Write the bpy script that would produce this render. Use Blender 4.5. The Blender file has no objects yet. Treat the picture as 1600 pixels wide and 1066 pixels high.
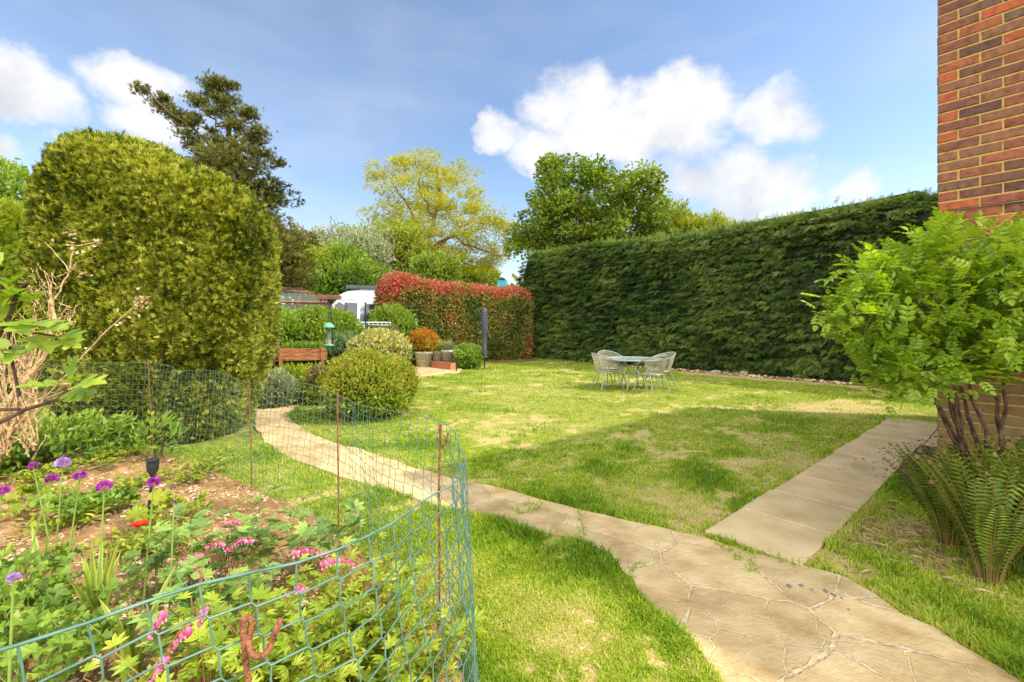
import bpy, math, random
import numpy as np
from mathutils import Vector
random.seed(7); rs = np.random.RandomState(11)
PI = math.pi
sc = bpy.context.scene; COL = sc.collection
CAM_H, FPX, CX, HY = 1.45, 700.0, 800.0, 512.0      # eye height, focal length in photo pixels, horizon row

def P(x, y, Y):                     # photo pixel at distance Y -> world
    return np.array([(x-CX)/FPX*Y, Y, CAM_H-(y-HY)/FPX*Y])
def G(x, y, z=0.0):                 # photo pixel on the ground -> world
    Y = FPX*(CAM_H-z)/(y-HY); return np.array([(x-CX)/FPX*Y, Y, z])
A = lambda *v: np.array(v, float)
def nrm(v):
    v = np.asarray(v, float); return v/np.maximum(np.linalg.norm(v, axis=-1, keepdims=True), 1e-9)

# ------------------------------------------------------------------ noise
def vnoise(Pp, s, seed=0):
    q = np.asarray(Pp, float)*s; i = np.floor(q).astype(np.int64); f = q-i; f = f*f*(3-2*f)
    def h(a, b, c):
        n = (a*374761393 + b*668265263 + c*2147483647 + seed*974634777) & 0x7fffffff
        n = ((n ^ (n >> 13))*1274126177) & 0x7fffffff
        n = ((n ^ (n >> 16))*668265263) & 0x7fffffff
        return (n & 0xffff)/65535.0
    r = 0
    for a in (0, 1):
        for b in (0, 1):
            for c in (0, 1):
                w = (f[..., 0] if a else 1-f[..., 0])*(f[..., 1] if b else 1-f[..., 1])*(f[..., 2] if c else 1-f[..., 2])
                r = r+w*h(i[..., 0]+a, i[..., 1]+b, i[..., 2]+c)
    return r
def fbm(Pp, s, o=3, seed=0):
    r = 0; a = 1; t = 0
    for k in range(o):
        r = r+a*vnoise(Pp, s*2**k, seed+k*7); t += a; a *= .5
    return r/t
def inpoly(X, Y, poly):
    poly = np.asarray(poly); c = np.zeros(X.shape, bool); n = len(poly); j = n-1
    for i in range(n):
        xi, yi = poly[i][:2]; xj, yj = poly[j][:2]
        if yi != yj:
            c ^= ((yi > Y) != (yj > Y)) & (X < (xj-xi)*(Y-yi)/(yj-yi)+xi)
        j = i
    return c

# ------------------------------------------------------------------ mesh builder
class B:
    def __init__(s): s.V = []; s.F = []; s.R = []; s.M = []; s.n = 0
    def add(s, V, F, rnd=.5, mi=0):
        V = np.asarray(V, float).reshape(-1, 3)
        if len(V) == 0: return
        r = np.full(len(V), rnd, float) if np.isscalar(rnd) else np.asarray(rnd, float)
        s.V.append(V); s.R.append(r)
        for f in (F if isinstance(F, (list, tuple)) and len(F) and isinstance(F[0], np.ndarray) and F[0].ndim == 2 else [np.asarray(F)]):
            s.F.append(f+s.n); s.M.append(np.full(len(f), mi))
        s.n += len(V)
    def polys(s, V, faces, rnd=.5, mi=0):
        V = np.asarray(V, float); s.V.append(V); s.R.append(np.full(len(V), rnd, float))
        for f in faces:
            s.F.append(np.array([f])+s.n); s.M.append(np.array([mi]))
        s.n += len(V)
    def box(s, c, d, rot=0, rnd=.5, mi=0, taper=1.0, R=None):
        x, y, z = d[0]/2, d[1]/2, d[2]/2; t = taper
        V = A([-x, -y, -z], [x, -y, -z], [x, y, -z], [-x, y, -z], [-x*t, -y*t, z], [x*t, -y*t, z], [x*t, y*t, z], [-x*t, y*t, z])
        if R is not None: V = V@np.asarray(R)
        ca, sa = math.cos(rot), math.sin(rot)
        V = np.c_[V[:, 0]*ca-V[:, 1]*sa, V[:, 0]*sa+V[:, 1]*ca, V[:, 2]]+np.asarray(c, float)
        s.add(V, np.array([[0, 3, 2, 1], [4, 5, 6, 7], [0, 1, 5, 4], [1, 2, 6, 5], [2, 3, 7, 6], [3, 0, 4, 7]]), rnd, mi)
    def tube(s, pts, r, k=6, rnd=.5, mi=0, cap=True):
        pts = np.asarray(pts, float); n = len(pts)
        r = np.full(n, r, float) if np.isscalar(r) else np.asarray(r, float)
        T = np.gradient(pts, axis=0) if n > 1 else pts; T = nrm(T)
        up = A(0, 0, 1) if abs(T[0][2]) < .9 else A(1, 0, 0)
        a = nrm(np.cross(T[0], up)); Us = []
        for i in range(n):
            a = nrm(a-T[i]*np.dot(a, T[i])); Us.append(a)
        Us = np.array(Us); W = np.cross(T, Us)
        th = np.arange(k)*2*PI/k
        V = pts[:, None]+r[:, None, None]*(np.cos(th)[None, :, None]*Us[:, None]+np.sin(th)[None, :, None]*W[:, None])
        V = V.reshape(-1, 3); i = np.arange(n-1)[:, None]*k; j = np.arange(k)[None]
        F = np.stack([i+j, i+(j+1) % k, i+k+(j+1) % k, i+k+j], -1).reshape(-1, 4)
        s.add(V, F, rnd, mi)
        if cap and k > 2:
            base = s.n-len(V)
            s.F.append(np.array([list(range(k))[::-1]])+base); s.M.append(np.array([mi]))
            s.F.append(np.array([list(range(k))])+base+(n-1)*k); s.M.append(np.array([mi]))
    def lathe(s, prof, c=(0, 0, 0), k=20, rnd=.5, mi=0):
        prof = np.asarray(prof, float); n = len(prof); th = np.arange(k)*2*PI/k
        V = np.stack([prof[:, 0][:, None]*np.cos(th), prof[:, 0][:, None]*np.sin(th), np.repeat(prof[:, 1][:, None], k, 1)], -1).reshape(-1, 3)+np.asarray(c, float)
        i = np.arange(n-1)[:, None]*k; j = np.arange(k)[None]
        s.add(V, np.stack([i+j, i+(j+1) % k, i+k+(j+1) % k, i+k+j], -1).reshape(-1, 4), rnd, mi)
    def grid(s, V3, rnd=.5, mi=0, wrap=False):
        nu, nv = V3.shape[:2]; i = np.arange(nu-1)[:, None]*nv
        if wrap: j = np.arange(nv)[None]; j2 = (j+1) % nv
        else: j = np.arange(nv-1)[None]; j2 = j+1
        F = np.stack([i+j, i+j2, i+nv+j2, i+nv+j], -1).reshape(-1, 4)
        s.add(V3.reshape(-1, 3), F, rnd if np.isscalar(rnd) else np.asarray(rnd).ravel(), mi)
    def build(s, name, mats, parent=None, smooth=False, loc=None):
        me = bpy.data.meshes.new(name)
        V = np.concatenate(s.V) if s.V else np.zeros((0, 3))
        me.vertices.add(len(V)); me.vertices.foreach_set('co', V.astype(np.float32).ravel())
        tot = np.concatenate([np.full(len(f), f.shape[1]) for f in s.F]); li = np.concatenate([f.ravel() for f in s.F]); mi = np.concatenate(s.M)
        me.loops.add(len(li)); me.loops.foreach_set('vertex_index', li.astype(np.int32))
        me.polygons.add(len(tot)); st = np.concatenate([[0], np.cumsum(tot)[:-1]])
        me.polygons.foreach_set('loop_start', st.astype(np.int32)); me.polygons.foreach_set('loop_total', tot.astype(np.int32))
        mats = mats if isinstance(mats, (list, tuple)) else [mats]
        for m in mats: me.materials.append(m)
        if len(mats) > 1: me.polygons.foreach_set('material_index', mi.astype(np.int32))
        me.polygons.foreach_set('use_smooth', np.full(len(tot), smooth))
        at = me.attributes.new('rnd', 'FLOAT', 'POINT'); at.data.foreach_set('value', np.concatenate(s.R).astype(np.float32))
        me.update(calc_edges=True)
        o = bpy.data.objects.new(name, me); COL.objects.link(o)
        if parent is not None: o.parent = parent
        if loc is not None: o.location = loc
        return o

def tag(o, label=None, cat=None, group=None, kind=None):
    if label: o['label'] = label
    if cat: o['category'] = cat
    if group: o['group'] = group
    if kind: o['kind'] = kind
    return o
def empty(name, loc, label, cat, group=None, rz=0):
    o = bpy.data.objects.new(name, None); COL.objects.link(o); o.location = Vector([float(v) for v in loc]); o.rotation_euler = (0, 0, rz)
    o.empty_display_size = .1
    return tag(o, label, cat, group)
def copy_tree(o, parent=None):
    c = o.copy(); COL.objects.link(c)
    if parent: c.parent = parent
    for ch in [x for x in bpy.data.objects if x.parent == o]: copy_tree(ch, c)
    return c

# ------------------------------------------------------------------ materials
def lin(r, g, b): return tuple(((c/255)/12.92 if c/255 <= .04045 else ((c/255+.055)/1.055)**2.4) for c in (r, g, b))+(1,)
def newmat(name):
    m = bpy.data.materials.new(name); m.use_nodes = True; nt = m.node_tree; nt.nodes.clear()
    out = nt.nodes.new('ShaderNodeOutputMaterial'); return m, nt, nt.nodes, nt.links, out
def ramp(N, stops, interp='LINEAR'):
    r = N.new('ShaderNodeValToRGB'); r.color_ramp.interpolation = interp; e = r.color_ramp.elements
    while len(e) < len(stops): e.new(.5)
    for k, (p, c) in enumerate(stops): e[k].position = p; e[k].color = c if len(c) == 4 else tuple(c)+(1,)
    return r
def even(cols): n = len(cols); return [(k/(n-1) if n > 1 else 0, c) for k, c in enumerate(cols)]
def mat_leaf(name, cols, tr=.35, rough=.45, nz=3.0, spec=.35, amt=.35):
    m, nt, N, L, out = newmat(name)
    a = N.new('ShaderNodeAttribute'); a.attribute_name = 'rnd'
    g = N.new('ShaderNodeNewGeometry'); no = N.new('ShaderNodeTexNoise'); no.inputs['Scale'].default_value = nz; no.inputs['Detail'].default_value = 3
    L.new(g.outputs['Position'], no.inputs['Vector'])
    ma = N.new('ShaderNodeMath'); ma.operation = 'MULTIPLY_ADD'; L.new(no.outputs['Fac'], ma.inputs[0]); ma.inputs[1].default_value = amt*2; ma.inputs[2].default_value = -amt
    ad = N.new('ShaderNodeMath'); ad.operation = 'ADD'; ad.use_clamp = True; L.new(ma.outputs[0], ad.inputs[0]); L.new(a.outputs['Fac'], ad.inputs[1])
    r = ramp(N, even(cols)); L.new(ad.outputs[0], r.inputs[0])
    p = N.new('ShaderNodeBsdfPrincipled'); L.new(r.outputs[0], p.inputs['Base Color']); p.inputs['Roughness'].default_value = rough
    p.inputs['Specular IOR Level'].default_value = spec
    t = N.new('ShaderNodeBsdfTranslucent'); 
    hs = N.new('ShaderNodeHueSaturation'); hs.inputs['Saturation'].default_value = 1.1; hs.inputs['Value'].default_value = 1.3; L.new(r.outputs[0], hs.inputs['Color']); L.new(hs.outputs[0], t.inputs['Color'])
    mx = N.new('ShaderNodeMixShader'); mx.inputs[0].default_value = tr; L.new(p.outputs[0], mx.inputs[1]); L.new(t.outputs[0], mx.inputs[2]); L.new(mx.outputs[0], out.inputs[0])
    return m
def mat_solid(name, cols, rough=.6, nz=8.0, metal=0, bump=.0, bscale=60, spec=.4, attr=False, stretch=(1, 1, 1), detail=6, tr=0):
    m, nt, N, L, out = newmat(name)
    g = N.new('ShaderNodeTexCoord'); mp = N.new('ShaderNodeMapping'); mp.inputs['Scale'].default_value = stretch; L.new(g.outputs['Object'], mp.inputs[0])
    no = N.new('ShaderNodeTexNoise'); no.inputs['Scale'].default_value = nz; no.inputs['Detail'].default_value = detail; L.new(mp.outputs[0], no.inputs['Vector'])
    src = no.outputs['Fac']
    st = N.new('ShaderNodeMapRange'); st.inputs[1].default_value = .3; st.inputs[2].default_value = .7; L.new(src, st.inputs[0]); src = st.outputs[0]
    if attr:
        a = N.new('ShaderNodeAttribute'); a.attribute_name = 'rnd'
        mx = N.new('ShaderNodeMix'); mx.inputs[0].default_value = attr if attr is not True else .3; L.new(a.outputs['Fac'], mx.inputs[2]); L.new(src, mx.inputs[3]); src = mx.outputs[0]
    r = ramp(N, even(cols)); L.new(src, r.inputs[0])
    p = N.new('ShaderNodeBsdfPrincipled'); L.new(r.outputs[0], p.inputs['Base Color']); p.inputs['Roughness'].default_value = rough
    p.inputs['Metallic'].default_value = metal; p.inputs['Specular IOR Level'].default_value = spec
    if bump:
        n2 = N.new('ShaderNodeTexNoise'); n2.inputs['Scale'].default_value = bscale; n2.inputs['Detail'].default_value = 5; L.new(mp.outputs[0], n2.inputs['Vector'])
        b = N.new('ShaderNodeBump'); b.inputs['Strength'].default_value = bump; b.inputs['Distance'].default_value = .02; L.new(n2.outputs['Fac'], b.inputs['Height']); L.new(b.outputs[0], p.inputs['Normal'])
    if tr:
        t = N.new('ShaderNodeBsdfTranslucent'); L.new(r.outputs[0], t.inputs['Color']); ms = N.new('ShaderNodeMixShader'); ms.inputs[0].default_value = tr
        L.new(p.outputs[0], ms.inputs[1]); L.new(t.outputs[0], ms.inputs[2]); L.new(ms.outputs[0], out.inputs[0])
    else: L.new(p.outputs[0], out.inputs[0])
    return m
def mat_glass(name, col=(.8, .9, .85, 1), alpha=.35, rough=.05):
    m, nt, N, L, out = newmat(name)
    t = N.new('ShaderNodeBsdfTransparent'); t.inputs[0].default_value = col
    p = N.new('ShaderNodeBsdfPrincipled'); p.inputs['Base Color'].default_value = (.35, .4, .38, 1); p.inputs['Roughness'].default_value = rough; p.inputs['Specular IOR Level'].default_value = .8
    mx = N.new('ShaderNodeMixShader'); mx.inputs[0].default_value = alpha; L.new(t.outputs[0], mx.inputs[1]); L.new(p.outputs[0], mx.inputs[2]); L.new(mx.outputs[0], out.inputs[0])
    return m

LF = {}
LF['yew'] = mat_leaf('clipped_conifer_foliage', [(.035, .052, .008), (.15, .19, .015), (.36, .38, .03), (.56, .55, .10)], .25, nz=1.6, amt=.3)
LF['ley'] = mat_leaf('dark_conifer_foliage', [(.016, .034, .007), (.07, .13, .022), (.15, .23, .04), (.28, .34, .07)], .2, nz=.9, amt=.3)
LF['oldcon'] = mat_leaf('olive_conifer_foliage', [(.03, .04, .008), (.08, .09, .012), (.16, .16, .02), (.24, .21, .04)], .2, nz=1.2)
LF['locust'] = mat_leaf('yellow_tree_foliage', [(.27, .28, .01), (.42, .41, .012), (.56, .51, .02)], .45, nz=.5)
LF['syc'] = mat_leaf('green_tree_foliage', [(.06, .11, .012), (.17, .24, .02), (.30, .36, .04)], .35, nz=.4)
LF['lime'] = mat_leaf('lime_bush_foliage', [(.10, .16, .01), (.24, .32, .018), (.38, .42, .03)], .4, nz=3)
LF['bush'] = mat_leaf('round_bush_foliage', [(.06, .10, .01), (.19, .27, .02), (.34, .38, .03), (.42, .36, .05)], .35, nz=3)
LF['elder'] = mat_leaf('bright_shrub_foliage', [(.05, .10, .01), (.15, .25, .02), (.28, .36, .03)], .35, nz=1.5)
LF['grey'] = mat_leaf('greyish_tree_foliage', [(.12, .14, .05), (.24, .27, .10), (.38, .4, .2)], .3, nz=1)
LF['varieg'] = mat_leaf('variegated_foliage', [(.05, .09, .02), (.16, .22, .04), (.45, .45, .16), (.5, .42, .08)], .3, nz=3)
LF['phot'] = mat_leaf('red_hedge_foliage', [(.05, .09, .015), (.14, .17, .025), (.32, .26, .05), (.34, .13, .04), (.60, .13, .10)], .25, nz=1.2, rough=.32, amt=.3)
LF['acer'] = mat_leaf('orange_shrub_foliage', [(.25, .25, .02), (.45, .3, .02), (.55, .15, .02)], .4)
LF['rose'] = mat_leaf('rose_foliage', [(.10, .18, .014), (.24, .36, .025), (.42, .52, .05)], .4, nz=2.5, amt=.25)
LF['fern'] = mat_leaf('fern_foliage', [(.08, .11, .01), (.18, .25, .02), (.32, .38, .04)], .35, nz=4)
LF['fig'] = mat_leaf('fig_foliage', [(.16, .25, .03), (.30, .42, .05), (.42, .5, .07)], .4, nz=6, amt=.2)
LF['mid'] = mat_leaf('herb_foliage', [(.08, .15, .02), (.19, .31, .035), (.33, .43, .06)], .35, nz=5)
LF['yel'] = mat_leaf('golden_foliage', [(.15, .23, .02), (.31, .41, .03), (.48, .52, .06)], .4, nz=6, amt=.25)
LF['dic'] = mat_leaf('bleeding_heart_foliage', [(.12, .21, .05), (.24, .36, .08), (.38, .48, .11)], .35, nz=8, amt=.2)
LF['iris'] = mat_leaf('striped_leaf', [(.14, .25, .04), (.42, .45, .06), (.6, .55, .12)], .35, nz=12, amt=.15)
LF['farb'] = mat_leaf('far_bush_foliage', [(.10, .14, .012), (.22, .27, .02), (.36, .38, .03)], .35, nz=.8)
LF['grey2'] = mat_leaf('lavender_foliage', [(.05, .10, .03), (.12, .2, .06), (.2, .28, .1)], .3)
LF['weed'] = mat_leaf('low_weed_foliage', [(.12, .18, .02), (.28, .36, .03), (.45, .42, .05)], .35, nz=4)
M = {}
M['bark'] = mat_solid('bark', [lin(70, 55, 40), lin(120, 100, 75), lin(150, 130, 100)], .9, nz=14, bump=.6, bscale=30, stretch=(1, 1, .3))
M['darkbark'] = mat_solid('dark_bark', [lin(45, 30, 22), lin(85, 62, 45), lin(110, 85, 65)], .85, nz=20, bump=.6, bscale=40)
M['palebark'] = mat_solid('bleached_bark', [lin(120, 92, 58), lin(185, 152, 105), lin(215, 188, 140)], .9, nz=25, bump=.7, bscale=60)
M['stemg'] = mat_solid('green_stem', [lin(100, 130, 50), lin(140, 165, 70)], .6)
M['stemr'] = mat_solid('reddish_stem', [lin(130, 80, 45), lin(170, 120, 70)], .6)
M['rust'] = mat_solid('rusty_iron', [lin(70, 42, 34), lin(130, 76, 50), lin(165, 105, 72), lin(90, 55, 42)], .85, nz=60, bump=.7, bscale=200)
M['net'] = mat_solid('green_plastic_mesh', [lin(66, 98, 86), lin(104, 136, 120)], .4, nz=20, spec=.5)
M['black'] = mat_solid('black_plastic', [lin(30, 30, 32), lin(58, 58, 60)], .45, bump=.2)
M['blackiron'] = mat_solid('black_iron', [lin(25, 25, 28), lin(45, 45, 50)], .4)
M['greenlid'] = mat_solid('green_metal', [lin(75, 140, 110), lin(115, 175, 140)], .4)
M['seed'] = mat_solid('bird_seed', [lin(150, 110, 60), lin(225, 190, 130)], .9, nz=80)
M['clear'] = mat_glass('clear_plastic', (.93, .97, .95, 1), .22)
M['ghglass'] = mat_glass('greenhouse_glass', (.9, .95, .88, 1), .22)
M['redwood'] = mat_solid('red_brown_timber', [lin(110, 66, 50), lin(148, 96, 72)], .7, nz=10, bump=.2)
M['plank'] = mat_solid('planter_timber', [lin(110, 65, 35), lin(170, 110, 65), lin(190, 130, 80)], .75, nz=6, bump=.3, stretch=(1, 1, 8))
M['terra'] = mat_solid('terracotta', [lin(165, 98, 68), lin(195, 128, 92)], .8, nz=12, bump=.2)
M['stonepot'] = mat_solid('stone_pot', [lin(150, 150, 125), lin(190, 188, 160)], .85, nz=14, bump=.3)
M['stone'] = mat_solid('grey_stone', [lin(120, 108, 85), lin(190, 175, 145)], .9, nz=14, bump=.5)
M['vanpaint'] = mat_solid('silver_white_paint', [lin(186, 192, 198), lin(200, 205, 210)], .3, nz=2, spec=.5)
M['white'] = mat_solid('white_paint', [lin(228, 230, 232), lin(238, 240, 242)], .3, nz=2, spec=.5)
M['greypl'] = mat_solid('grey_trim', [lin(70, 74, 78), lin(90, 95, 98)], .5)
M['vglass'] = mat_solid('dark_window_glass', [lin(28, 32, 34), lin(50, 56, 58)], .06, spec=.9)
M['tyre'] = mat_solid('tyre_rubber', [lin(25, 25, 26), lin(40, 40, 42)], .8)
M['alu'] = mat_solid('grey_painted_metal', [lin(128, 135, 130), lin(165, 170, 162)], .4, nz=10, metal=.2)
M['weave'] = mat_solid('woven_mesh', [lin(150, 142, 110), lin(190, 182, 150)], .6, nz=20)
M['tabletop'] = mat_solid('frosted_table_top', [lin(150, 165, 160), lin(175, 188, 180)], .15, nz=4, spec=.7)
M['pink'] = mat_leaf('pink_petal', [lin(215, 75, 130), lin(245, 125, 170), lin(255, 205, 220)], .3, nz=20, amt=.15)
M['purple'] = mat_leaf('purple_petal', [lin(120, 25, 115), lin(170, 45, 160), lin(200, 100, 190)], .25, nz=30, amt=.1)
M['lilac'] = mat_leaf('lilac_petal', [lin(165, 120, 190), lin(205, 170, 220)], .25, nz=30, amt=.1)
M['red'] = mat_leaf('red_petal', [lin(215, 25, 10), lin(250, 60, 25)], .25, nz=20, amt=.1)
M['tile'] = mat_solid('brown_roof_tile', [lin(95, 70, 58), lin(135, 102, 85)], .9, nz=3, bump=.4, bscale=8)
M['render'] = mat_solid('pale_render', [lin(200, 190, 170), lin(220, 212, 195)], .9)
M['turq'] = mat_solid('turquoise_paint', [lin(25, 150, 165), lin(45, 175, 188)], .5)
M['brickm'] = mat_solid('red_brick_far', [lin(130, 70, 50), lin(165, 95, 70)], .9)
M['clod'] = mat_solid('soil_clods', [lin(120, 92, 62), lin(190, 158, 115), lin(225, 205, 170)], .95, nz=3, attr=True)
M['fuzz'] = mat_solid('brown_fuzz', [lin(95, 80, 35), lin(140, 120, 55)], .9)
M['mulch'] = mat_solid('dark_slate_chips', [lin(42, 36, 34), lin(84, 74, 68), lin(150, 138, 122)], .7, nz=4, attr=True)

# ------------------------------------------------------------------ templates (V, tri faces); +Y growth, +Z up face
def tri(fs):
    o = []
    for f in fs:
        for k in range(1, len(f)-1): o.append((f[0], f[k], f[k+1]))
    return np.array(o)
def T_leaf(w=.5, fold=.1, bend=.12):
    V = A([0, 0, 0], [-w*.42, .28, fold], [-w*.36, .66, fold-bend*.4], [0, 1, -bend], [w*.36, .66, fold-bend*.4], [w*.42, .28, fold])
    return V, tri([(0, 3, 2, 1), (0, 5, 4, 3)])
def T_diamond(w=.5): return A([0, 0, 0], [-w/2, .5, .08], [0, 1, -.06], [w/2, .5, .08]), tri([(0, 2, 1), (0, 3, 2)])
def comb(parts):
    V = []; F = []; n = 0
    for v, f in parts: V.append(v); F.append(f+n); n += len(v)
    return np.concatenate(V), np.concatenate(F)
def place(t, pos, ang, s, tilt=0, sx=1):
    V, F = t; V = V*A(s*sx, s, s); c, q = math.cos(tilt), math.sin(tilt)
    V = np.c_[V[:, 0], V[:, 1]*c-V[:, 2]*q, V[:, 1]*q+V[:, 2]*c]
    c, q = math.cos(ang), math.sin(ang)
    return np.c_[V[:, 0]*c-V[:, 1]*q, V[:, 0]*q+V[:, 1]*c, V[:, 2]]+np.asarray(pos, float), F
def strip(w, y1, z1): return A([-w, 0, 0], [w, 0, 0], [w*.4, y1, z1], [-w*.4, y1, z1]), tri([(0, 1, 2, 3)])
def T_spray(n=4, sp=.30, w=.085, droop=.22):
    pr = [strip(.03, .9, -droop)]
    for i in range(n):
        y = .08+.72*i/n
        for s in (-1, 1):
            pr.append(place(T_diamond(w/.4), (0, y, -droop*y*y), s*-.75, (.42-.25*i/n)*(1 if i else .8), -.15))
    pr.append(place(T_diamond(.25), (0, .72, -droop*.5), 0, .32, -.2))
    return comb(pr)
def T_tuft(): 
    pr = [place(T_diamond(.16), (0, 0, 0), a, s, t) for a, s, t in ((0, 1, 0), (.45, .75, .25), (-.5, .8, .1), (.2, .6, -.45), (-.2, .65, .5))]
    return comb(pr)
def T_pinn(n=3, ls=.34, w=.62, ang=.95, droop=.1, stalk=.18):
    pr = [strip(.018, .85, -droop*.6)]
    for i in range(n):
        y = stalk+(.82-stalk)*i/n
        for s in (-1, 1): pr.append(place(T_leaf(w), (0, y, -droop*y*y), s*-ang, ls*(1-.1*abs(i-1)), -.1))
    pr.append(place(T_leaf(w), (0, .78, -droop*.6), 0, ls*1.15, -.15))
    return comb(pr)
def T_fern(n=15):
    pr = []; 
    for i in range(n):
        y = .15+.83*i/n; l = .24*math.sin(PI*min(1, (i+2.5)/(n+2)))**.8
        for s in (-1, 1): pr.append(place(T_diamond(.28), (0, y, 0), s*-1.25, max(l, .03), .25))
    return comb(pr)
def T_palm(lobes=5, spread=2.4, w=.5, s0=1.0, side=.75):
    pr = []
    for i in range(lobes):
        a = -spread/2+spread*i/(lobes-1); k = s0*(side+(1-side)*math.cos(a)) if side < 1 else 1
        pr.append(place(T_leaf(w, .05, .15), (0, .0, .002*i), a, k*.62, 0))
    V, F = comb(pr); V[:, 1] += .3
    v2, f2 = strip(.015, .32, 0); return comb([(V, F), (v2, f2)])
def T_figleaf():
    out = [(0, 0), (-.16, .03), (-.36, .16), (-.50, .36), (-.40, .42), (-.22, .40), (-.20, .46), (-.38, .66), (-.40, .82), (-.26, .80), (-.12, .62), (-.10, .66), (-.16, .88), (0, 1.08),
           (.16, .88), (.10, .66), (.12, .62), (.26, .80), (.40, .82), (.38, .66), (.20, .46), (.22, .40), (.40, .42), (.50, .36), (.36, .16), (.16, .03)]
    V = np.array([[x, y, abs(x)*.18-.25*y*y*.6] for x, y in out]+[[0, .25, -.06], [0, .6, -.12]])
    F = []; n = len(out)
    for i in range(n):
        j = (i+1) % n; c = n if (out[i][1]+out[j][1])/2 < .5 else n+1
        F.append((i, j, c)) if True else 0
    F += [(5, 6, n+1), (5, n+1, n), (20, n, n+1), (20, 21, n)]
    V = V.copy(); v2, f2 = strip(.02, -.3, -.1); 
    return comb([(V, np.array(F)), (v2, f2)])
def T_gerleaf(l=7):
    pts = []; 
    for i in range(l*4+1):
        a = -2.5+5.0*i/(l*4); r = .5*(1-.28*(1-math.cos(i*PI/2))/2 + .03*math.sin(i*5)); pts.append((math.sin(a)*r, .45+math.cos(a)*r))
    V = [[0, .42, -.05]]+[[x, y, .1*math.sin(7*math.atan2(x, y-.45))+.05*abs(x)] for x, y in pts]
    F = [(0, i+1, i+2) for i in range(len(pts)-1)]
    v2, f2 = strip(.02, .42, -.04); return comb([(A(*V) if False else np.array(V), np.array(F)), (v2, f2)])

TT = dict(leaf=T_leaf(), wide=T_leaf(.75), narrow=T_leaf(.25), dia=T_diamond(), spray=T_spray(), tuft=T_tuft(), rose=T_pinn(3, .36, .68, 1.0, .14, .14), pinn=T_pinn(4, .3, .5), fern=T_fern(),
          palm=T_palm(), tri3=T_palm(5, 2.5, .36, 1, .7), fig=T_figleaf(), ger=T_gerleaf(), blade=T_diamond(.09))

def inst(b, t, Pp, Gd, Up, S, rnd, mi=0, sx=None):
    V, F = TT[t] if isinstance(t, str) else t
    Pp = np.asarray(Pp, float); n = len(Pp)
    if n == 0: return
    Gd = nrm(Gd); X = nrm(np.cross(Gd, Up)); Z = np.cross(X, Gd)
    S = np.broadcast_to(np.asarray(S, float), (n,))[:, None, None]
    W = Pp[:, None]+S*(V[None, :, 0:1]*X[:, None]*(1 if sx is None else sx)+V[None, :, 1:2]*Gd[:, None]+V[None, :, 2:3]*Z[:, None])
    FF = (F[None]+(np.arange(n)*len(V))[:, None, None]).reshape(-1, 3)
    b.add(W.reshape(-1, 3), FF, np.repeat(np.broadcast_to(np.asarray(rnd, float), (n,)), len(V)), mi)
def rdir(n): return nrm(rs.normal(size=(n, 3)))
def U(a, b, n=None): return rs.uniform(a, b, n)

def sample_surf(V3, n, wfun=None, wrap=True):
    """random points + normals on a grid surface"""
    a = V3; b_ = np.roll(a, -1, 1) if wrap else a[:, 1:]
    if not wrap: a = a[:, :-1]
    p00 = a[:-1]; p01 = b_[:-1]; p10 = a[1:]; p11 = b_[1:]
    nn = -np.cross(p11-p00, p01-p10); ar = np.linalg.norm(nn, axis=-1)+1e-12; nn = nn/ar[..., None]
    c = (p00+p01+p10+p11)/4; cen = V3.reshape(-1, 3).mean(0)
    w = ar.copy()
    if wfun is not None: w = w*wfun(c, nn)
    w = w.ravel(); idx = rs.choice(len(w), n, p=w/w.sum())
    u, v = U(0, 1, n)[:, None], U(0, 1, n)[:, None]
    g = lambda q: q.reshape(-1, 3)[idx]
    pts = g(p00)*(1-u)*(1-v)+g(p01)*(1-u)*v+g(p10)*u*(1-v)+g(p11)*u*v
    return pts, g(nn)
def superell(c, r, e1=.3, e2=.3, nu=40, nv=80, rot=0, nz=.05, nsc=1.0, zmin=None, seed=3):
    """closed rounded-box surface grid, normals point out"""
    u = np.linspace(-PI/2, PI/2, nu)[:, None]; v = np.linspace(-PI, PI, nv, endpoint=False)[None]
    sg = lambda x, e: np.sign(x)*np.abs(x)**e
    x = sg(np.cos(u), e1)*sg(np.cos(v), e2); y = sg(np.cos(u), e1)*sg(np.sin(v), e2); z = sg(np.sin(u), e1)*np.ones_like(v)
    p = np.stack([x*r[0], y*r[1], z*r[2]], -1); d = nrm(p)
    q = p+np.asarray(c); 
    p = p+d*((fbm(q, nsc, 3, seed)-.5)*2*nz)[..., None]
    ca, sa = math.cos(rot), math.sin(rot)
    p = np.stack([p[..., 0]*ca-p[..., 1]*sa, p[..., 0]*sa+p[..., 1]*ca, p[..., 2]], -1)+np.asarray(c)
    if zmin is not None: p[..., 2] = np.maximum(p[..., 2], zmin)
    return p
def outn(V3, nn, c):       # flip normals outward using centre
    s = np.sign(((c[0]-c[1])*nn).sum(-1)); return nn*s[:, None]

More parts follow.
